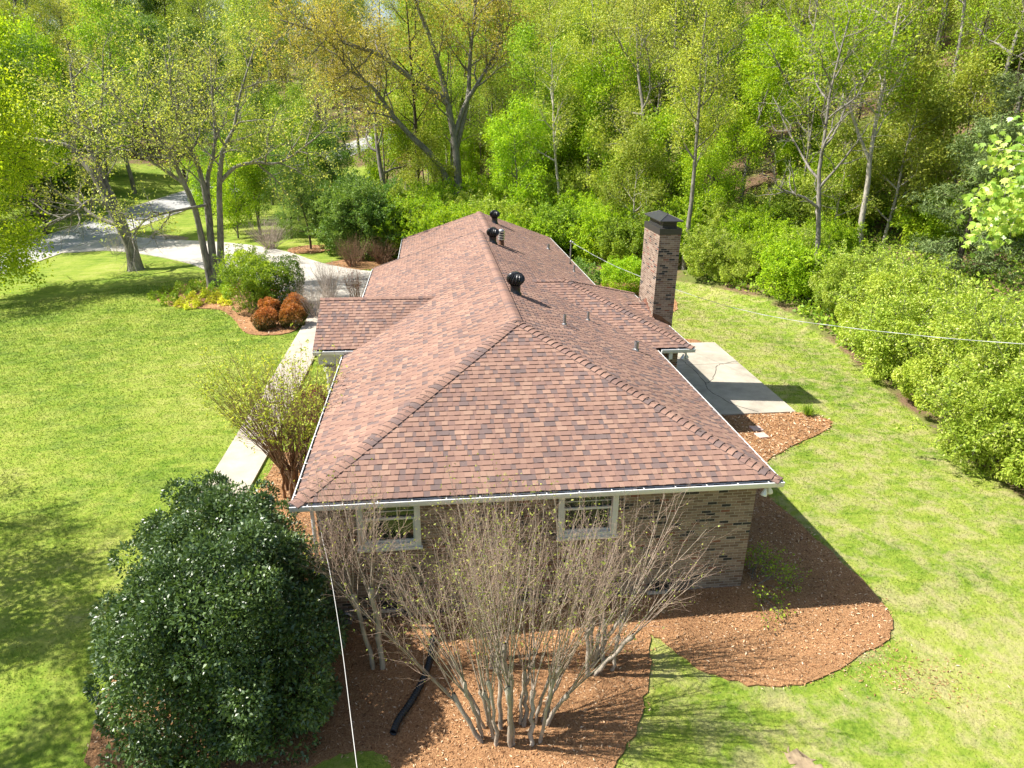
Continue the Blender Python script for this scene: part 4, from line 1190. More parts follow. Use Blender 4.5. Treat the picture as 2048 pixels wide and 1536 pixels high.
rp = random.Random(4242)
def put_ground(key, label, x, y, s=1.0, rz=None, group=None, dz=0.0, sz=None):
    s = (s, s, s * sz) if sz else s
    return KINDS[key].put(label, on_ground(x, y, dz), rp.uniform(0, 6.28) if rz is None else rz, s, group)

# ---------------------------------------------------------------- the wood around the house
FOREST = {  # kind: (label per zone, group per zone)
 'green1': "leafy spring-green tree", 'green2': "bright lime-green leafy tree", 'yel1': "tall yellow-green budding tree", 'yel2': "pale-barked yellow-green budding tree",
 'tall1': "slender tall tree with thin green crown", 'tall2': "dark-trunked slender tree with thin yellow-green crown", 'gold1': "golden-orange budding tree", 'gold2': "olive-gold budding tree",
 'bare1': "nearly bare grey tree", 'pole1': "thin grey pole-like tree with sparse yellow-green leaves", 'pole2': "thin dark pole-like tree with sparse lime leaves", 'small1': "low yellow-green understory tree", 'small2': "low lime-green understory tree", 'dark1': "dark green leafy tree", 'cedar': "feathery dark evergreen cedar"}
ZONES = {'hill': "on the wooded slope right of the house", 'behind': "in the wood behind the house", 'left': "in the wood beyond the road at left"}
placed = []
def clear(x, y, d):
    for (a, b, e) in placed:
        if (a - x) ** 2 + (b - y) ** 2 < (max(d, e)) ** 2: return False
    return True
def near_road(x, y, d):
    return np.min(np.hypot(RC[:, 0] - x, RC[:, 1] - y)) < d
def in_view(x, y, m=.12):
    a = math.atan2(x - 2.7945, y + 11.2672) - YAW
    return abs(a) < .645 + m
def scatter(zone, n, box, weights, dmin, smin, smax, test=None, tries=9000):
    k = 0; keys = list(weights); w = [weights[q] for q in keys]
    for _ in range(tries):
        if k >= n: break
        x = rp.uniform(box[0], box[1]); y = rp.uniform(box[2], box[3])
        if not in_view(x, y) or near_road(x, y, 4.2): continue
        if test and not test(x, y): continue
        if not clear(x, y, dmin): continue
        key = rp.choices(keys, w)[0]
        put_ground(key, FOREST[key] + " " + ZONES[zone], x, y, rp.uniform(smin, smax), group=FOREST[key] + "s " + ZONES[zone])
        placed.append((x, y, dmin)); k += 1
    return k
placed += [(3, 45, 6.5), (-2, 46.5, 5.5), (6, 48, 5), (27.8, 18.4, 6), (31.5, 22, 4.5), (25.5, 15, 4)]
for q in ((5.5, 50), (25.9, 23.3), (30.6, 26.4), (-17.2, 37.1), (-10, 30.2), (-6.2, 40.9)): placed.append((*q, 3.0))
def hill_t(x, y):
    s = x * .92 + y * .38 - 24.2
    return s > 2.5 and woodness(x, y) > .9
gap = lambda x, y: not (-1.05 < 0) or True
def corridor(x, y):
    """open view from the camera to the bit of road seen behind the house"""
    a = math.degrees(math.atan2(x - 2.7945, y + 11.2672))
    return -8.6 < a < -2.0 and 60 < y < 108
scatter('hill', 46, (17, 62, 8, 62), dict(tall1=3, tall2=2, yel1=4, yel2=4, green2=2.5, green1=1.2, bare1=3.2, gold2=1), 3.0, .75, 1.05, hill_t)
scatter('hill', 34, (18, 58, 12, 60), dict(pole1=1, pole2=1), 2.0, .75, 1.1, hill_t)
scatter('behind', 30, (-5, 22, 42, 85), dict(pole1=1, pole2=1), 1.9, .75, 1.1, lambda x, y: woodness(x, y) > .5 and not corridor(x, y))
scatter('hill', 26, (20, 75, 30, 85), dict(tall1=3, yel1=3, tall2=2, gold1=2, gold2=2, green1=2, green2=1, yel2=2), 3.4, .85, 1.1, hill_t)
scatter('behind', 42, (-6, 24, 40, 100), dict(tall1=4, tall2=3, yel1=4, green1=2, green2=3, gold1=1.2, gold2=2, yel2=2, bare1=1), 3.2, .8, 1.08, lambda x, y: woodness(x, y) > .5 and not corridor(x, y) and x * .92 + y * .38 - 24.2 < 22)
scatter('behind', 46, (-42, 30, 98, 150), dict(green1=3, yel1=2, gold1=2, gold2=2, tall1=2, dark1=2), 4.2, .95, 1.35, lambda x, y: not near_road(x, y, 6) and not (corridor(x, y)))
scatter('left', 22, (-66, -20, 66, 130), dict(green1=3, dark1=4, gold2=2, bare1=1.6, yel1=1.5, green2=1), 4.6, .95, 1.35, lambda x, y: near_road(x, y, 60) and (x < np.interp(y, RC[:, 1], RC[:, 0]) - 7 or y > 108))
scatter('left', 72, (-120, -18, 112, 200), dict(green1=3, dark1=3, gold2=2, yel1=2, bare1=1), 5.0, 1.15, 1.7)
scatter('left', 9, (-48, -33, 48, 74), dict(dark1=3, green1=3, green2=2), 4.5, .85, 1.15, lambda x, y: x < np.interp(y, RC[:, 1], RC[:, 0]) - 6.5 and not (x > -39 and y < 60))
# trees between the driveway and the bend of the road
for k, (key, x, y, s, lab) in enumerate((
    ('green1', -11.6, 49.0, .66, "green tree with slanting dark stems beyond the driveway"), ('dark1', -15.4, 50.6, .62, "bushy dark green tree beside the driveway, left of the slanting stems"),
    ('green1', -14.6, 58.5, .75, "leafy tree hiding part of the parked white car"), ('green1', -7.4, 50.5, .70, "round green tree behind the mulch ring tree"),
    ('gold2', -9.3, 66.0, .85, "budding olive-gold tree left of the far road opening"), ('gold1', -7.0, 93, .9, "golden tree with dark trunk beside the far road opening"),
    ('tall2', -4.6, 91.0, .8, "dark slender tree standing right beside the far stretch of road"), ('tall2', -9.6, 98.5, .8, "thin dark trunk at the left end of the far road opening"),
    ('dark1', -13.0, 54.5, .58, "dark-leaved tree behind the slanting dark stems"), ('green1', -9.6, 56.0, .62, "round leafy tree on the lawn inside the road bend"), ('dark1', -6.0, 57.5, .6, "dark leafy tree on the lawn left of the thicket"), ('dark1', -4.6, 50.0, .55, "leafy green tree at the left end of the thicket"), ('green1', -11.0, 62.5, .8, "tall leafy tree on the lawn inside the road bend"),
    ('dark1', -8.6, 46.5, .5, "small dark leafy tree just behind the mulch ring"), ('small2', -13.2, 48.0, 1.0, "low lime-green tree under the slanting dark stems"), ('small2', -17.5, 56.0, 1.0, "low lime tree beside the stone headwall"), ('green1', -14.0, 66.0, .8, "leafy tree right in front of the parked cars"), ('bare1', -20.5, 62, .95, "grey bare tree standing inside the road bend"), ('gold2', -17.5, 70, 1.0, "olive budding tree inside the road bend"))):
    put_ground(key, lab, x, y, s)
# understory and wild shrubs along the edge of the wood
def shrubs(n, box, keys, dmin, smin, smax, test, lab, grp):
    k = 0; loc = []
    for _ in range(6000):
        if k >= n: break
        x = rp.uniform(box[0], box[1]); y = rp.uniform(box[2], box[3])
        if not in_view(x, y) or near_road(x, y, 4.5) or not test(x, y): continue
        if any((a - x) ** 2 + (b - y) ** 2 < dmin * dmin for a, b in loc) or math.hypot(x - 26.5, y - 17.6) < 5.2: continue
        key = rp.choice(keys); loc.append((x, y)); k += 1
        nm = {'wild1': "lime-green wild shrub", 'wild2': "pale green flowering wild shrub", 'wild3': "dark green wild shrub", 'wild4': "mid-green wild shrub", 'small1': FOREST['small1'], 'small2': FOREST['small2']}[key]
        put_ground(key, nm + " " + lab, x, y, rp.uniform(smin, smax), group=nm + "s " + grp)
shrubs(26, (-5, 16, 33, 46), ['wild1', 'wild2', 'wild2', 'wild4', 'wild1'], 2.2, .8, 1.25, lambda x, y: woodness(x, y) > .75 and y > 33.5 + .25 * abs(x - 2), "in the thicket right behind the far roof end", "in the thicket behind the roof")
shrubs(9, (-4.2, .5, 36.5, 46), ['wild3', 'wild4', 'wild1', 'wild2'], 1.9, .85, 1.2, lambda x, y: x > -3.4 or y > 39, "between the young tree and the far roof end", "left of the far roof end")
shrubs(26, (14, 34, 18, 44), ['wild1', 'wild2', 'small1', 'small2', 'wild1', 'wild4'], 2.1, .75, 1.2, lambda x, y: woodness(x, y) > .97 and x - np.interp(y, WX[0], WX[1]) < 11, "at the foot of the wooded slope", "along the foot of the slope")
shrubs(36, (16, 62, 20, 75), ['small1', 'small2', 'small1', 'wild4', 'wild1'], 3.0, .8, 1.25, lambda x, y: hill_t(x, y) and x - np.interp(y, WX[0], WX[1]) > 8, "higher on the wooded slope", "higher on the slope")
shrubs(26, (-4, 22, 46, 90), ['wild1', 'small1', 'small2', 'wild4'], 3.2, .8, 1.3, lambda x, y: woodness(x, y) > .6 and not corridor(x, y), "deep in the wood behind the house", "deep in the wood")
shrubs(12, (-56, -30, 52, 96), ['wild3', 'wild4', 'small2'], 3.0, 1.0, 1.5, lambda x, y: x < np.interp(y, RC[:, 1], RC[:, 0]) - 8, "under the trees beyond the road", "beyond the road")

# big honeysuckle shrubs bounding the lawn at right: each labelled by its place in the row
HED = [('hedge1', 20.1, 2.2, 1.0, .3), ('hedge2', 19.6, 5.3, .98, 2.0), ('hedge1', 20.9, 8.6, 1.0, 4.0), ('hedge2', 21.6, 11.9, 1.05, 1.1), ('hedge1', 22.4, 15.1, .98, 5.2), ('hedge2', 23.2, 5.9, .88, 3.1), ('hedge1', 24.0, 10.4, .82, .8), ('hedge2', 24.3, 14.6, .72, 2.6), ('hedge2', 22.9, 18.6, .85, 4.4), ('hedge1', 22.6, 22.4, .75, 1.9), ('hedge2', 19.9, 25.6, .68, .4), ('hedge1', 23.4, 1.2, 1.0, 2.2)]
HL = ["pale-tipped honeysuckle shrub at the right picture edge, nearest the viewer", "dense honeysuckle shrub bulging onto the lawn at right", "broad honeysuckle shrub opposite the small green clump", "honeysuckle shrub under the sagging cable, right of the patio",
      "honeysuckle shrub with shaded foot where the lawn narrows", "tall honeysuckle shrub in the second row behind the bulging one", "tall honeysuckle shrub in the second row below the dark cedar", "second-row honeysuckle shrub left of the dark cedar",
      "smaller honeysuckle shrub at the narrowing lawn corner", "small honeysuckle shrub right of the chimney near the slope", "lowest honeysuckle shrub at the far lawn end by the chimney", "tall honeysuckle shrub half outside the right picture edge"]
for (k, x, y, s, rz), lab in zip(HED, HL): put_ground(k, lab, x, y, s, rz, group="honeysuckle shrubs along the right edge of the lawn")
put_ground('cedar', "large feathery dark cedar at right above the honeysuckle shrubs", 27.6, 18.3, 1.12, 1.0, sz=.86)
put_ground('cedar', "second dark cedar just behind the large one on the slope", 31.0, 21.4, 1.05, 2.0, sz=.95)
put_ground('cedar', "dark cedar higher on the slope beside the leaning pale trunk", 32.5, 31.0, .9, 4.0)

# undergrowth leaves on the woodland floor
g = np.random.default_rng(55)
n = 260000
rr = 28 + 75 * g.random(n) ** 1.3; aa = g.uniform(-.55, .72, n) + YAW
x = 2.8 + rr * np.sin(aa); y = -11.3 + rr * np.cos(aa)
ok = (woodness(x, y) > .6)
pn = np.sin(x * .31 + 1.3) * np.cos(y * .27) + np.sin(x * .13 - y * .19 + 2)
ok &= (pn + g.normal(size=n) * .5 > .1) & (np.array([np.min(np.abs(RC[:, 0] - a) + np.abs(RC[:, 1] - b)) > 5 for a, b in zip(x, y)]))
x, y = x[ok], y[ok]
Pp = np.column_stack([x, y, G(x, y) + .05 + .5 * g.random(len(x)) ** 2])
V, Q = leaves_np(g, Pp, unit(g.normal(size=(len(x), 3)) + np.array([0, 0, .3])), g.uniform(.12, .28, len(x)), .6, .12, .5)
tag(link("undergrowth", np_mesh("undergrowth", V, Q, tone=g.random(len(Q))), M['f_under']), "patchy green undergrowth on the woodland floor", "undergrowth", kind="stuff")

# ---------------------------------------------------------------- single trees with hand-laid trunks
def hand_tree(name, label, limbs, P, leaf, bark, per, spread, size, seed, keep=1.0, cap=22000, droop=.25, group=None, lev=0, base=None, extra=None, zmin=0.0):
    """limbs: list of (points, r0, r1); the first point of the first limb is the base"""
    b = Vector(base or limbs[0][0][0])
    b.z = float(G(b.x, b.y))
    p = Plant(seed)
    for pts, r0, r1 in limbs:
        q = smooth_poly(np.array(pts) - np.array(b), 4, False)
        n = len(q); rad = [r0 + (r1 - r0) * i / (n - 1) for i in range(n)]
        if np.allclose(pts[0], limbs[0][0][0]) or pts[0][2] - b.z < .3: rad = [r * (1 + .5 * math.exp(-i / 1.6)) for i, r in enumerate(rad)]
        p.follow([tuple(v) for v in q], rad, lev, P)
    if zmin:
        k = [i for i, s_ in enumerate(p.sites) if s_[2] > zmin]; p.sites = [p.sites[i] for i in k]; p.dirs = [p.dirs[i] for i in k]
    t = thing(name, label, "tree", b, 0, group)
    link("trunk", p.wood("trunk"), M[bark], t)
    link("crown", p.leaves("crown", per, spread, size, droop, keep=keep, cap=cap), M[leaf], t)
    if extra: extra(p, t)
    return t
PH = dict(seg=[6, 6, 5, 4], wander=[.1, .16, .2, .28], up=[.04, .05, .03, .02], kids=[9, 6, 5], start=[.35, .15, .15], ang=[.85, .8, .85], len=[3.4, 1.7, .85], rad=[.06, .022, .009], leaflev=2, sites=2, tip=.2, taper=.3)
hand_tree("leaning_tree", "leaning dark-trunked tree with sparse yellow leaves between lawn and driveway", [
  ([(-17.21, 37.1, -0.7), (-17.25, 37.1, 0.94), (-17.66, 37.1, 2.43), (-18.25, 37.4, 4.0), (-18.89, 37.7, 5.55), (-19.68, 38.0, 6.52), (-20.45, 38.1, 7.37), (-22.89, 38.1, 7.8)], .42, .09),
  ([(-17.3, 37.15, 1.3), (-17.8, 37.6, 3.34), (-18.45, 38.1, 4.88), (-19.03, 38.6, 6.42), (-19.71, 39.1, 7.94), (-19.94, 39.6, 10.06), (-20.02, 40.1, 12.15)], .28, .06),
  ([(-17.98, 37.1, 3.5), (-18.68, 36.3, 4.14), (-19.56, 35.6, 3.45), (-20.52, 35.1, 3.04), (-22.44, 34.6, 2.24)], .16, .05),
  ([(-17.75, 37.1, 2.4), (-19.51, 37.7, 3.01), (-20.78, 38.6, 4.03)], .18, .06),
  ([(-18.9, 38.2, 5.9), (-18.0, 37.5, 8.2), (-17.2, 37.2, 10.4), (-16.8, 37.4, 12.6)], .12, .03)],
  PH, 'f_olive', 'bark', 3, .18, .13, 301, keep=.6, zmin=4.2)
hand_tree("multi_stem_tree", "big grey three-stemmed tree with sparse yellowish leaves at the island bed", [
  ([(-10.27, 30.2, -0.4), (-10.39, 30.2, 2.01), (-10.54, 30.2, 4.29), (-10.86, 29.9, 5.96), (-11.11, 29.6, 7.03), (-11.44, 29.2, 8.07), (-11.96, 28.7, 9.07), (-13.2, 28, 10.6)], .21, .03),
  ([(-10.08, 30.25, -0.4), (-9.98, 30.4, 2.55), (-9.98, 30.6, 4.79), (-10.21, 30.8, 6.69), (-10.83, 31.0, 8.27), (-11.13, 31.2, 10.07), (-11.21, 31.4, 12.8)], .23, .03),
  ([(-9.82, 30.2, -0.4), (-9.36, 30.1, 2.6), (-8.98, 30.1, 5.67), (-8.5, 30.1, 7.54), (-7.88, 30.5, 8.7), (-7.41, 30.8, 10.37), (-6.42, 31.2, 12.8)], .21, .03),
  ([(-8.96, 30.2, 5.8), (-7.96, 29.9, 6.63), (-6.78, 29.6, 6.92), (-5.38, 29.3, 6.94), (-3.6, 28.9, 8.01), (-2.42, 28.6, 8.91)], .12, .03),
  ([(-9.9, 30.2, 4.56), (-10.88, 29.6, 4.42), (-12.16, 28.9, 4.2), (-12.8, 28.4, 3.87), (-13.52, 28.2, 3.02)], .09, .03),
  ([(-9.9, 30.5, 3.68), (-9.85, 31.0, 5.86), (-9.31, 31.5, 7.73), (-9.29, 32.2, 10.11), (-9.18, 32.8, 12.9)], .16, .03),
  ([(-10.8, 29.95, 5.7), (-12.3, 29.6, 7.0), (-14.2, 29.4, 8.2), (-16.0, 29.6, 9.0)], .09, .025)],
  dict(PH, kids=[11, 7, 6]), 'f_olive', 'bark', 3, .17, .125, 302, keep=.75, cap=30000, zmin=3.6)
hand_tree("spreading_oak", "huge spreading tree with long bare limbs and golden buds behind the far roof end", [
  ([(5.54, 50, 0.0), (5.24, 50, 3.29), (5.08, 50, 6.58), (4.64, 50, 9.34), (4.09, 50, 12.0), (3.25, 50, 14.92), (2.09, 50, 17.7), (1.41, 50, 19.72)], .40, .07),
  ([(5.14, 50, 2.6), (3.28, 49.5, 5.8), (1.29, 49, 7.78), (-0.03, 48.5, 9.3), (-1.45, 48, 11.3), (-3.39, 47.5, 12.85), (-4.62, 47, 15.17)], .30, .06),
  ([(4.5, 50, 10.2), (3.65, 50, 10.86), (1.48, 49, 12.11), (-0.73, 48, 13.62), (-2.86, 47, 14.2), (-4.87, 46, 14.9), (-7.45, 45, 15.55)], .30, .04),
  ([(5.02, 50, 7.78), (5.93, 50.5, 10.13), (7.23, 51, 12.09), (8.95, 51.5, 14.79), (9.83, 52, 16.71)], .24, .05),
  ([(5.08, 50, 6.58), (6.16, 50.8, 10.52), (6.45, 51.6, 13.62), (6.93, 52, 17.37), (7.19, 52.5, 20.3)], .26, .05)],
  dict(PH, kids=[12, 8, 6], len=[4.6, 2.4, 1.1], rad=[.09, .03, .011], start=[.4, .15, .15]), 'f_gold', 'bark', 5, .24, .17, 303, keep=.75, cap=30000)
hand_tree("forked_tree", "straight pale forked trunk with lime leaves standing on the slope edge at right", [
  ([(25.9, 23.3, 2.1), (25.61, 23.3, 4.27), (25.53, 23.3, 6.33), (25.36, 23.3, 7.82), (25.29, 23.3, 10.43), (25.38, 23.3, 12.91), (25.31, 23.3, 14.83)], .17, .04),
  ([(25.38, 23.3, 7.5), (24.34, 23.5, 9.26), (23.6, 23.7, 10.87), (22.98, 23.9, 12.64)], .09, .025)],
  dict(PH, kids=[10, 7, 5], len=[2.9, 1.5, .8], start=[.5, .2, .15]), 'f_bright', 'barkp', 6, .2, .16, 304, keep=.8)
hand_tree("leaning_sapling", "thin pale trunk leaning right on the slope beside the cedars", [
  ([(30.4, 26.4, 4.2), (30.5, 26.4, 6.3), (30.8, 26.5, 7.93), (31.2, 26.6, 9.77), (31.7, 26.7, 12.0)], .11, .03)],
  dict(PH, kids=[9, 6, 4], len=[1.9, 1.0, .6], start=[.45, .2, .15]), 'f_yellow', 'barkp', 4, .18, .15, 305, keep=.6)
put_ground('lime', "bright lime maple beyond the road at the left picture edge", -31.3, 54.5, 1.55, 1.2)
put_ground('lime', "lime-green tree crown left of the lime maple, cut by the picture edge", -35.0, 49.5, 1.25, 3.2)
put_ground('green2', "lower lime-green tree hanging over the road at the left edge", -33.0, 40.5, .62, 5.0)
put_ground('dark1', "young round green tree in the mulch ring by the driveway", -6.17, 40.9, .46, 2.0, sz=1.0)
put_ground('bare1', "bare grey tree reaching into the picture from the right above the cedar", 35.5, 19.5, .9, 2.6)
put_ground('green1', "broad tree standing outside the picture at left, shading the near lawn", -11.3, 2.2, .66, 1.0)
put_ground('green1', "leafy tree standing outside the picture at left, shading the lawn corner", -10.4, -1.8, .60, 2.0)
put_ground('gold2', "olive-gold tree standing outside the picture at left, behind the broad one", -13.2, 6.2, .62, 3.0)
hand_tree("lime_tree", "bright lime-leaved spreading tree at the left picture edge in front of the road", [
  ([(-26.1, 31.0, -1.2), (-26.0, 31.0, 2.5), (-25.5, 31.2, 5.5), (-25.1, 31.5, 9), (-24.7, 31.6, 12.5)], .30, .05),
  ([(-25.9, 31.0, 3), (-24.1, 31.4, 5.2), (-22.1, 32.2, 6.6), (-20.7, 33.0, 7.6)], .15, .03),
  ([(-25.7, 31.1, 4.5), (-24.3, 32.6, 7.5), (-22.9, 34.0, 9.8)], .14, .03),
  ([(-26.0, 31.0, 2.2), (-24.5, 31.0, 3.0), (-23.1, 31.2, 2.9), (-22.1, 31.6, 2.0)], .10, .02),
  ([(-25.6, 31.1, 5), (-27.6, 30, 8), (-29.1, 29.5, 10.5)], .14, .03)],
  dict(PH, kids=[11, 7, 5], len=[3.6, 1.9, .95]), 'f_lime2', 'barkd', 9, .24, .17, 306, keep=.75, cap=30000)

# silver maple reaching in from the right, close to the viewer
def star_leaves(name, sites, g, per, size):
    """five-lobed maple leaves as small fans"""
    S = np.repeat(np.array(sites), per, 0); n = len(S)
    P_ = S + g.normal(size=(n, 3)) * .10
    A = unit(g.normal(size=(n, 3)) * .5 + np.array([-.2, -.1, -.75])); U = unit(g.normal(size=(n, 3)) * .5 + np.array([-.3, -.5, 1])); X = unit(np.cross(A, U))
    s = size * g.uniform(.7, 1.25, n)
    prof = [(0, 0), (.32, .10), (.62, .42), (.34, .44), (.42, .82), (.13, .62), (0, 1.1), (-.13, .62), (-.42, .82), (-.34, .44), (-.62, .42), (-.32, .10)]
    V = np.stack([P_ + (X * a + A * b) * s[:, None] + U * (.1 * abs(a)) * s[:, None] for a, b in prof], 1).reshape(-1, 3)
    k = len(prof); base = np.arange(n)[:, None] * k
    tri = np.array([(0, 1, 11), (1, 3, 9), (1, 9, 11), (1, 2, 3), (9, 10, 11), (3, 5, 7), (3, 7, 9), (3, 4, 5), (7, 8, 9), (5, 6, 7)])
    T = (base[:, :, None] + tri[None]).reshape(-1, 3)
    return np_mesh(name, V, tris=T, tone=np.repeat(g.random(n), len(tri)))
p = Plant(320); bx, by = 14.0, -4.9; bz = float(G(bx, by))
PM = dict(seg=[6, 5, 4], wander=[.08, .14, .2], up=[-.01, -.02, -.05], kids=[8, 6], start=[.3, .2], ang=[.6, .7], len=[1.3, .6], rad=[.022, .008], leaflev=1, sites=4, tip=.2)
PT_ = [(0, 0, -.3), (.05, 0, 3), (-.1, .1, 6), (.1, 0, 9), (.0, .1, 11.5)]
p.tubes.append((PT_, [.26, .2, .16, .1, .04]))
def off(a): return tuple(np.array(a) - np.array([bx, by, bz]))
for q in ([(13.9, -4.8, 7.0), (12.6, -4.3, 8.8), (11.5, -3.3, 9.35), (10.75, -2.7, 9.15)], [(13.9, -4.8, 6.0), (12.8, -3.9, 7.8), (11.8, -2.7, 8.9), (11.3, -2.3, 8.7)],
          [(14.0, -4.8, 7.8), (13.8, -3.1, 9.4), (13.4, -1.7, 9.8)], [(14.0, -4.9, 8.5), (15.4, -5.5, 10)], [(14.0, -4.9, 7.0), (15.6, -3.9, 8.6)], [(14.0, -4.9, 8.0), (13.4, -6.9, 10)]):
    qq = smooth_poly(np.array(q) - np.array([bx, by, bz]), 3, False)
    p.follow([tuple(v) for v in qq], [.06 - .045 * i / (len(qq) - 1) for i in range(len(qq))], 0, PM)
t = thing("maple_tree", "pale-leaved maple bough hanging in from the right picture edge, close by", "tree", (bx, by, bz))
link("trunk", p.wood("trunk"), M['barkp'], t)
link("crown", star_leaves("crown", p.sites, p.rng, 6, .082), M['f_maple'], t)

# ---------------------------------------------------------------- garden plants round the house
# big glossy holly at the near left corner
hl = [(0, 0, 1.25, 1.75, 1.7, 1.95), (.25, .35, 2.1, 1.25, 1.2, 1.2), (-.55, -.25, .95, 1.45, 1.5, 1.25), (.75, -.2, 1.0, 1.2, 1.3, 1.3), (-.75, 2.7, 1.55, 1.25, 1.1, 1.55), (-.45, 1.5, 1.5, 1.3, 1.2, 1.5), (-1.25, 1.2, 1.25, 1.05, 1.2, 1.45), (.15, 1.7, 1.6, .95, 1.2, 1.5)]
t = thing("holly_bush", "huge rounded dark glossy evergreen holly at the near left house corner", "bush", on_ground(-1.1, -1.25))
link("foliage", shrub_mesh("foliage", 401, hl, 185000, .078, .36, 420, .05, .5, .25, flat=.15), M['f_holly'], t)
link("stems", stems_mesh("stems", 402, 14, .5, .4, 2.4, .05), M['bark'], t)

# bare crepe myrtles: knuckled trunks carrying sheaves of straight shoots
def myrtle(label, base, trunks, seed, shoots, shoot_len, bark='myrtle', leafn=1, spread=.16, twigs=11, leaf='f_olive', keep=.35, tr=.036, cat="shrub", size=.045, name="crepe_myrtle", lens=.4):
    p = Plant(seed); g = p.rg
    P = dict(seg=[8, 5, 3], wander=[.035, .16, .25], up=[.02, .05, .02], kids=[twigs, 4], start=[.32, .25], ang=[.55, .75], len=[lens * 2.0, lens * .8], rad=[.0054, .0042], leaflev=1, sites=2, tip=.25, taper=.25)
    bz = float(G(base[0], base[1]))
    for (dx, dy, lx, ly, h) in trunks:
        n = 7; pts = []; rad = []
        wob = [g.gauss(0, .018) for _ in range(2 * n + 2)]
        r0 = tr * g.uniform(.8, 1.25)
        for i in range(n + 1):
            f = i / n; z = -.08 + h * f
            pts.append((dx + lx * f ** 1.2 + wob[i], dy + ly * f ** 1.2 + wob[n + i], z + float(G(base[0] + dx, base[1] + dy)) - bz)); rad.append(r0 * (1.25 - .35 * f) * (1 + g.uniform(0, .25)))
        rad[-1] *= 1.55; rad[-2] *= 1.15
        pts.append((pts[-1][0], pts[-1][1], pts[-1][2] + .06)); rad.append(rad[-1] * .6)
        p.tubes.append((pts, rad))
        for k in range(shoots):
            a = g.uniform(0, 6.28); s_ = spread * g.uniform(.2, 1.6)
            d = (lx / h * 1.25 + s_ * math.cos(a), ly / h * .9 + s_ * .8 * math.sin(a), 1)
            j = g.choice((n, n, n + 1, n - 1, n - 2))
            p.limb(pts[j], d, shoot_len * g.uniform(.6, 1.12), .0125 * g.uniform(.7, 1.3), 0, P)
    t = thing(name, label, cat, (base[0], base[1], bz))
    link("stems", p.wood("stems"), M[bark], t)
    link("leaves", p.leaves("leaves", leafn, .02, size, .0, w=.5, keep=keep), M[leaf], t)
    return t
gm = random.Random(77)
tk = [(-.60 + 1.2 * (k / 17) + gm.uniform(-.06, .06), gm.uniform(-.22, .30), (-.40 + .75 * (k / 17)) + gm.uniform(-.14, .14), gm.uniform(-.12, .3), gm.uniform(.9, 1.7)) for k in range(18)]
myrtle("large bare many-stemmed crepe myrtle clump in front of the near wall", (3.95, -2.6), tk, 411, 6, 3.2, leafn=1, keep=.30, spread=.20, tr=.030, twigs=9)
tk = [(gm.uniform(-.25, .25), gm.uniform(-.15, .2), .10 + gm.uniform(-.2, .65), gm.uniform(-.1, .2), gm.uniform(.8, 1.3)) for k in range(7)]
myrtle("bare crepe myrtle clump leaning right towards the house corner", (5.75, -1.35), tk, 412, 5, 2.7, keep=.06, spread=.17, tr=.03, twigs=7)
tk = [(-.4 + gm.uniform(-.3, .3), gm.uniform(-.1, .3), gm.uniform(-.4, .2), gm.uniform(-.1, .2), gm.uniform(.9, 1.4)) for k in range(6)]
myrtle("bare crepe myrtle clump behind the large one, close to the wall", (4.1, -1.2), tk, 413, 5, 2.9, keep=.3, spread=.2, tr=.03, twigs=7)
myrtle("small two-stemmed bare crepe myrtle by the left window", (1.5, -.85), [(-.09, .02, -.30, .15, 1.7), (.10, .0, -.12, .1, 1.9)], 414, 11, 2.3, keep=.12, spread=.30, tr=.04, twigs=13)
# reddish vase-shaped shrub with fresh leaves by the left wall
tk = [(gm.uniform(-.25, .25), gm.uniform(-.25, .25), gm.uniform(-.55, .25), gm.uniform(-.35, .5), gm.uniform(.7, 1.3)) for k in range(14)]
myrtle("reddish vase-shaped shrub with fresh yellow-green leaves beside the left wall", (-1.15, 5.6), tk, 421, 11, 2.95, bark='redtwig', leafn=2, spread=.30, leaf='f_yellow', keep=.32, size=.075, tr=.034, twigs=7)

def single(name, label, x, y, mesh, leaf, stems, stemmat='bark', cat="shrub", group=None, s=1.0, spray=None):
    t = thing(name, label, cat, on_ground(x, y), 0, group, s)
    if spray:
        w_, l_ = sprays(*spray); link("shoots", w_, M[stemmat], t); link("shoot_leaves", l_, M[leaf], t)
    link("foliage", mesh, M[leaf], t); link("stems", stems, M[stemmat], t); return t
for k, (x, y, r, h, lab) in enumerate(((-5.15, 20.95, .52, .88, "rounded red-tipped shrub at the left front of the island bed"), (-4.0, 21.1, .56, .98, "largest rounded red-tipped shrub, nearest the walk"), (-5.35, 22.7, .46, .92, "red-tipped shrub behind the left rounded one"), (-4.1, 22.9, .5, 1.0, "red-tipped shrub behind the largest rounded one"))):
    single("red_tip_shrub", lab, x, y, shrub_mesh("foliage", 430 + k, [(0, 0, h * .5, r, r, h * .52)], 6500, .075, .16, 60, .0, .5, .25, tone_top=(.15, h * 1.05)), 'f_red', stems_mesh("stems", 440 + k, 6, .15, .4, h * .8, .015), group="red-tipped shrubs in the island bed")
single("flowering_shrub", "large loose shrub, green on top with pale blossoms, in the island bed", -6.55, 24.6, shrub_mesh("foliage", 451, [(0, 0, 1.1, 1.5, 1.4, 1.1), (-.3, .5, 1.9, 1.1, 1.1, .8), (.9, -.2, 1.3, 1.0, 1.0, 1.0)], 17000, .10, .30, 120, .1, .55, .2, tone_top=(.2, 3.0)), 'f_green', stems_mesh("stems", 452, 12, .4, .5, 2.0, .03), spray=(457, [(0, 0, 1.1, 1.5, 1.4, 1.1), (-.3, .5, 1.9, 1.1, 1.1, .8), (.9, -.2, 1.3, 1.0, 1.0, 1.0)], 90, .8, 3, .09))
t = thing("blossom_shrub", "dark shrub dotted with pale pinkish blossoms behind the red-tipped shrubs", "shrub", on_ground(-5.3, 24.6))
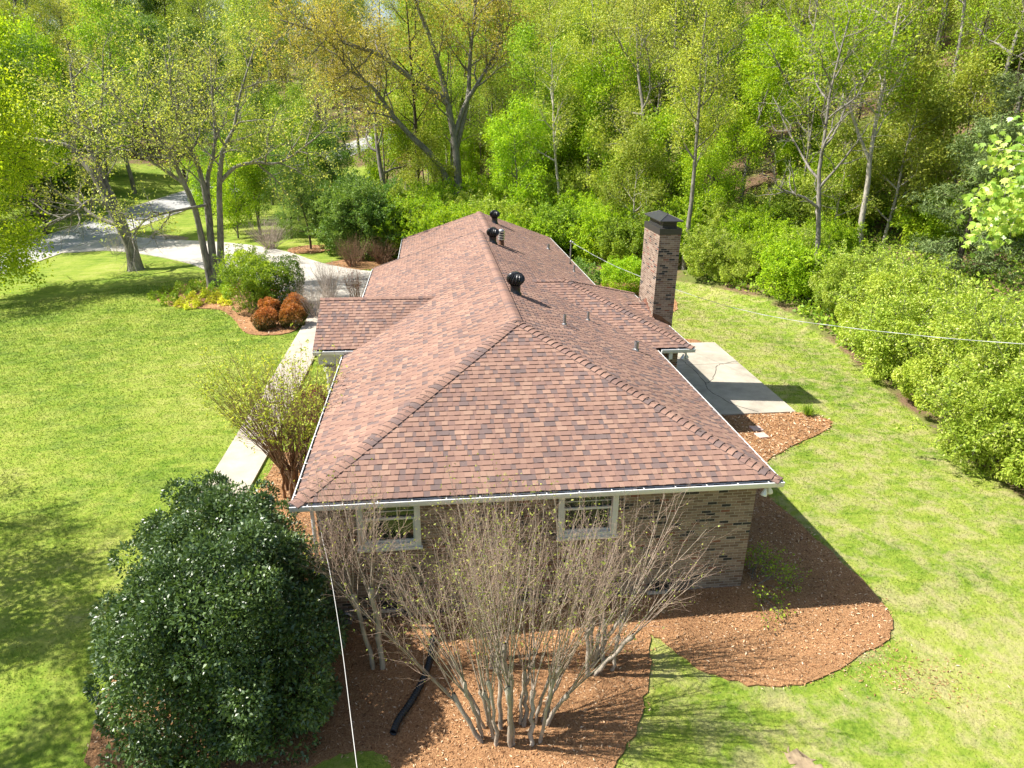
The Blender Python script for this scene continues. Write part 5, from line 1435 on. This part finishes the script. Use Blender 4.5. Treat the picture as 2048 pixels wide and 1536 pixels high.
link("foliage", shrub_mesh("foliage", 453, [(0, 0, 1.0, 1.2, 1.2, 1.15), (.5, .3, 1.7, .8, .8, .8)], 12000, .09, .28, 80, .1, .5, .2), M['f_dark'], t)
link("blossoms", shrub_mesh("blossoms", 454, [(0, 0, 1.0, 1.24, 1.24, 1.2), (.5, .3, 1.7, .84, .84, .84)], 900, .075, .3, 80, .0, .9, .0), M['petal'], t)
link("stems", stems_mesh("stems", 455, 10, .3, .5, 1.6, .025), M['bark'], t)
def twig_shrub(label, x, y, seed, n, h, spread, mat, leaf=None, keep=.0, r=.010):
    p = Plant(seed); g_ = p.rg
    P = dict(seg=[7, 5, 3], wander=[.08, .15, .2], up=[.02, .03, .02], kids=[6, 3], start=[.25, .3], ang=[.5, .7], len=[h * .38, h * .2], rad=[.005, .0035], leaflev=1, sites=2, tip=.25)
    for k in range(n):
        a = g_.uniform(0, 6.28); q = (.35 * g_.random() * math.cos(a), .35 * g_.random() * math.sin(a), -.05)
        p.limb(q, (spread * math.cos(a) * g_.random(), spread * math.sin(a) * g_.random(), 1), h * g_.uniform(.65, 1.1), r * g_.uniform(.7, 1.3), 0, P)
    t = thing("twiggy_shrub", label, "shrub", on_ground(x, y)); link("stems", p.wood("stems"), M[mat], t)
    if leaf: link("leaves", p.leaves("leaves", 1, .03, .06, keep=keep), M[leaf], t)
    return t
twig_shrub("bare grey twiggy shrub arching over the red-tipped shrubs beside the walk", -3.0, 22.6, 461, 60, 2.0, 1.1, 'twig', r=.012)
twig_shrub("bare tan upright twigs between the porch roof and the driveway apron", -2.9, 26.4, 462, 60, 2.0, .6, 'twig', r=.014)
twig_shrub("bare reddish-tan twigs near the front wall past the porch roof", -1.4, 25.9, 463, 50, 1.8, .5, 'redtwig', 'f_burgundy', .12)
twig_shrub("dull grey bare shrub on the far side of the driveway", -9.3, 41.9, 464, 90, 2.5, 1.2, 'twig', r=.018)
twig_shrub("brown bare shrub beyond the apron at the far house corner", -2.4, 34.6, 465, 80, 2.0, .8, 'redtwig', r=.015)
twig_shrub("second brown bare shrub beyond the apron, against the dark thicket", -.6, 35.2, 466, 70, 1.8, .8, 'redtwig', r=.015)
twig_shrub("small bare dead-looking shrub beside the driveway mouth", -21.2, 43.8, 467, 22, 1.6, .7, 'twig', 'f_olive', .2)
twig_shrub("thin bare sapling twigs left of the grey three-stemmed tree", -8.2, 29.3, 468, 10, 2.4, .5, 'bark')
single("burgundy_shrub", "small burgundy-leaved shrub beside the porch column", -1.1, 9.6, shrub_mesh("foliage", 471, [(0, 0, .7, .5, .5, .65)], 3500, .075, .18, 40, .1), 'f_burgundy', stems_mesh("stems", 472, 5, .1, .4, 1.0, .012))
single("green_shrub", "small green shrub against the left wall under the gutter", -.55, 7.2, shrub_mesh("foliage", 473, [(0, 0, .6, .6, .7, .6)], 4000, .07, .18, 40, .1), 'f_bright', stems_mesh("stems", 474, 5, .1, .4, .9, .012))
single("round_shrub", "rounded bright green shrub left of the chimney", 13.7, 26.3, shrub_mesh("foliage", 475, [(0, 0, .95, 1.45, 1.4, .85), (.2, .1, 1.3, 1.1, 1.1, .55)], 14000, .09, .22, 110, .05, .55, .3), 'f_bright', stems_mesh("stems", 476, 8, .3, .6, 1.1, .03), spray=(477, [(0, 0, .95, 1.45, 1.4, .85)], 60, .5, 3, .09))
single("dark_shrub", "dark green shrub beside the house wall near the service mast", 10.6, 23.6, shrub_mesh("foliage", 477, [(0, 0, 1.2, .9, 1.3, 1.3)], 7000, .10, .25, 60, .05), 'f_dark', stems_mesh("stems", 478, 6, .2, .4, 1.4, .02))
# low yellow and green clumps in the island bed
gy = random.Random(9); spots = []
for _ in range(400):
    x, y = gy.uniform(-12.8, -7.9), gy.uniform(25.4, 31.0)
    if inside(BED_ISLAND, np.array([x]), np.array([y]))[0] and all((a - x) ** 2 + (b - y) ** 2 > .34 for a, b in spots) and len(spots) < 34: spots.append((x, y))
ym1 = shrub_mesh("foliage", 481, [(0, 0, .10, .26, .26, .17)], 420, .11, .09, 16, .1, .4, .2, zmin=.0)
ya = Kind("yellow_perennial", [("foliage", ym1, M['f_lime'])], "plant"); yb = Kind("green_perennial", [("foliage", ym1.copy(), M['f_under'])], "plant")
for x, y in spots:
    sunny = x > -10.9 and y < 28.6
    (ya if sunny else yb).put("low chartreuse-yellow clump in the sunny part of the island bed" if sunny else "low green clump in the shady part of the island bed", on_ground(x, y, .03), gy.uniform(0, 6.28), gy.uniform(.8, 1.3), "chartreuse-yellow clumps in the island bed" if sunny else "green clumps in the island bed")
# grassy clump by the patio corner
def strap_clump(label, x, y, n, ln, seed, mat):
    g = np.random.default_rng(seed); mb_v = []; mb_q = []; k0 = 0
    for k in range(n):
        a = g.uniform(0, 6.28); l = ln * g.uniform(.6, 1.2); out = g.uniform(.2, 1.0); w = .012
        d = np.array([math.cos(a), math.sin(a), 0]); s_ = np.array([-d[1], d[0], 0]) * w
        pr = [d * out * l * t * .8 + np.array([0, 0, l * (1.25 * t - .85 * out * t * t)]) + d * .05 for t in (0, .3, .6, .85, 1.0)]
        ws = [1, 1, .8, .5, .08]
        for c, ww in zip(pr, ws): mb_v += [c - s_ * ww, c + s_ * ww]
        for i in range(4): mb_q.append([k0 + 2 * i, k0 + 2 * i + 1, k0 + 2 * i + 3, k0 + 2 * i + 2])
        k0 += 10
    o = link("grassy_clump", np_mesh("grassy_clump", np.array(mb_v), np.array(mb_q), tone=g.random(len(mb_q))), mat); o.location = on_ground(x, y)
    return tag(o, label, "plant")
strap_clump("small grassy green clump at the patio corner in the mulch", 15.55, 8.95, 150, .42, 91, M['f_green'])
# straggling green shrub in the shade at the right house corner
p = Plant(482); P = dict(seg=[6, 5, 3], wander=[.15, .2, .25], up=[-.02, 0, 0], kids=[5, 4], start=[.2, .2], ang=[.7, .8], len=[.8, .4], rad=[.006, .004], leaflev=1, sites=4, tip=.3)
for k in range(12):
    a = p.rg.uniform(-1.6, 1.2); p.limb((.1 * math.cos(a), .1 * math.sin(a), 0), (math.cos(a), math.sin(a) * .6, p.rg.uniform(.1, .45)), p.rg.uniform(.5, 1.15), .010, 0, P)
t = thing("straggly_shrub", "low straggling green shrub in the shade of the right house corner", "shrub", on_ground(9.55, .45)); link("stems", p.wood("stems"), M['bark'], t)
link("leaves", p.leaves("leaves", 2, .05, .06, .1, keep=.6), M['f_green'], t)

# ---------------------------------------------------------------- small things
# corrugated drain pipe
P_ = smooth_poly([(2.56, -.30), (2.50, -.8), (2.38, -1.2), (2.16, -1.65), (1.93, -2.02), (1.84, -2.30)], 12, False)
seg = np.hypot(*np.diff(P_, axis=0).T); cum = np.concatenate([[0], np.cumsum(seg)]); nn = int(cum[-1] / .0125)
tt = np.linspace(0, cum[-1], nn); px = np.interp(tt, cum, P_[:, 0]); py = np.interp(tt, cum, P_[:, 1])
pts = [(a, b, float(G(a, b)) + .11) for a, b in zip(px, py)]
mb = MB(); mb.tube(pts, [.060 + .006 * (1 if (k // 2) % 2 else -1) for k in range(nn)], 14, cap=False); mb.tube(pts[::6], [.047] * len(pts[::6]), 10, cap=False)
tag(mb.build("drain_pipe", M['pipe'], smooth=False), "black corrugated drain pipe lying on the mulch by the near wall", "pipe")
for (cx_, cy_, a, lab) in ((13.26, 8.04, .02, "square reddish stepping stone nearer the patio"), (13.21, 7.53, .1, "square reddish stepping stone farther from the patio")):
    mb = MB(); z = float(G(cx_, cy_)); mb.obox((0, 0, .055), (.175 * math.cos(a), .175 * math.sin(a), 0), (-.175 * math.sin(a), .175 * math.cos(a), 0), (0, 0, .025))
    o = mb.build("stepping_stone", M['slab'], bevel=.006); o.location = (cx_, cy_, z); tag(o, lab, "paver", "stepping stones by the patio")
# overhead cables
def cable(pts, r, mat, label, name, twist=0):
    P3 = smooth_poly(np.array(pts, float), 10, False)
    mb = MB(); mb.tube([tuple(q) for q in P3], [r] * len(P3), 8)
    if twist:
        T = np.arange(len(P3)); a = T * 1.3
        mb.tube([(q[0] + r * 1.5 * math.cos(w), q[1], q[2] + r * 1.5 * math.sin(w)) for q, w in zip(P3, a)], [r * .8] * len(P3), 6)
    return tag(mb.build(name, mat, smooth=True), label, "cable")
cable([(9.36, 20.1, 4.02), (10.1, 18.1, 3.74), (10.87, 16.24, 3.55), (12.28, 12.87, 3.42), (13.25, 9.66, 3.6), (14.5, 6.79, 3.95), (16.5, 2.2, 4.85), (19.5, -4.5, 6.6), (26, -18, 10)], .0058, M['cable'], "sagging grey service cable from the roof mast to the right picture edge", "power_cable", 1)
cable([(.48, .12, 2.66), (.60, -.28, 2.30), (.86, -1.25, 2.22), (1.25, -3.0, 2.3), (1.65, -5.0, 2.45), (2.6, -9.8, 3.6), (4.2, -18, 6.5)], .0048, M['cablew'], "thin white cable running down from the left eave towards the viewer", "phone_cable")

# mailbox by the road, headwall at the drive
t = thing("mailbox", "small mailbox with white front on a bent black post at the road edge", "mailbox", on_ground(-24.6, 56.3))
mb = MB(); mb.tube([(0, 0, -.2), (0, 0, 1.25), (-.12, 0, 1.5), (-.32, 0, 1.55)], [.045, .045, .04, .035], 8); mb.tube([(0, 0, .55), (-.3, 0, .8)], [.03, .03], 6); mb.build("post", M["black"], t)
mb = MB(); mb.obox((-.50, 0, 1.0), (.17, 0, 0), (0, .26, 0), (0, 0, .11)); mb.lathe([(.17, -.26), (.17, .26)], (-.50, 0, 1.11), 16, axis=Matrix.Rotation(R(90), 3, 'X')); mb.build("box", M['navy'], t)
mb = MB(); mb.obox((-.50, -.27, 1.02), (.165, 0, 0), (0, .008, 0), (0, 0, .12)); mb.build("door", M['white'], t)
mb = MB(); gh = random.Random(3)
for k in range(9):
    f = k / 8; x_ = -20.9 + 1.5 * f; y_ = 50.4 - 1.3 * f; mb.obox((x_, y_, float(G(x_, y_)) + .10), (.13, -.05, 0), (.06, .14, 0), (0, 0, gh.uniform(.14, .2)))
tag(mb.build("stone_headwall", M['stone'], bevel=.03), "low stone headwall over the ditch beside the driveway", "wall")

# parked cars seen through the trees
def car(label, x, y, rz, paint):
    t = thing("parked_car", label, "car", on_ground(x, y, .03), rz, "cars parked beyond the trees")
    sec = [(-2.25, .35, .62, .78), (-2.1, .30, .80, .86), (-1.3, .28, .92, .90), (-.6, .28, .95, .91), (.9, .28, .98, .91), (1.7, .28, .96, .90), (2.15, .32, .86, .86), (2.28, .38, .66, .78)]
    mb = MB(); rings = []
    for xx, zb, zt, hw in sec: rings.append([(xx, -hw, zb), (xx, -hw, zt * .72), (xx, -hw * .93, zt), (xx, hw * .93, zt), (xx, hw, zt * .72), (xx, hw, zb)])
    for a, b in zip(rings[:-1], rings[1:]):
        for k in range(6): mb.poly([a[k], a[(k + 1) % 6], b[(k + 1) % 6], b[k]])
    mb.poly(rings[0][::-1]); mb.poly(rings[-1])
    mb.build("body", M[paint], t, weld=True, bevel=.03)
    cab = [(-1.15, .93, .84), (-.35, 1.42, .66), (.95, 1.46, .66), (1.85, .95, .80)]
    mb = MB()
    for (x0, z0, w0), (x1, z1, w1) in ((cab[1], cab[2]),): mb.poly([(x0, -w0, z0), (x0, w0, z0), (x1, w1, z1), (x1, -w1, z1)]); mb.poly([(x0, -w0, z0 - .03), (x1, -w1, z1 - .03), (x1, w1, z1 - .03), (x0, w0, z0 - .03)])
    for s_ in (-1, 1):
        for xx in (-.35, .35, .95): 
            zt = 1.43; mb.obox((xx, s_ * .73, 1.18), (.035, 0, 0), (0, .02, 0), (0, -s_ * .08 * 0, .26))
    mb.build("roof", M[paint], t)
    mb = MB()
    mb.poly([(cab[0][0], -.82, .94), (cab[0][0], .82, .94), (cab[1][0], .65, 1.40), (cab[1][0], -.65, 1.40)]); mb.poly([(cab[3][0], .78, .96), (cab[3][0], -.78, .96), (cab[2][0], -.65, 1.44), (cab[2][0], .65, 1.44)])
    for s_ in (-1, 1): mb.poly([(cab[0][0], s_ * .83, .94), (cab[3][0], s_ * .79, .96), (cab[2][0], s_ * .655, 1.44), (cab[1][0], s_ * .655, 1.40)])
    mb.build("windows", M['glass'], t)
    for xx in (-1.4, 1.4):
        for s_ in (-1, 1):
            mb = MB(); mb.lathe([(.001, -.1), (.30, -.1), (.33, -.07), (.33, .07), (.30, .1), (.001, .1)], (xx, s_ * .82, .33), 18, axis=Matrix.Rotation(R(90), 3, 'X')); w = mb.build("wheel", M['tyre'], t)
            mb = MB(); mb.lathe([(.001, -.112), (.19, -.108), (.2, .108), (.001, .112)], (xx, s_ * .82, .33), 14, axis=Matrix.Rotation(R(90), 3, 'X')); mb.build("rim", M['silver'], w)
    for s_ in (-1, 1):
        mb = MB(); mb.obox((-2.2, s_ * .62, .66), (.06, 0, 0), (0, .16, 0), (0, 0, .07)); mb.build("headlight", M['lamp'], t, bevel=.015)
car("white parked car glimpsed left of the slanting tree stems", -20.9, 78.0, R(75), 'carwhite')
car("silver parked car glimpsed right of the white one through the trees", -15.9, 80.5, R(68), 'carblue')
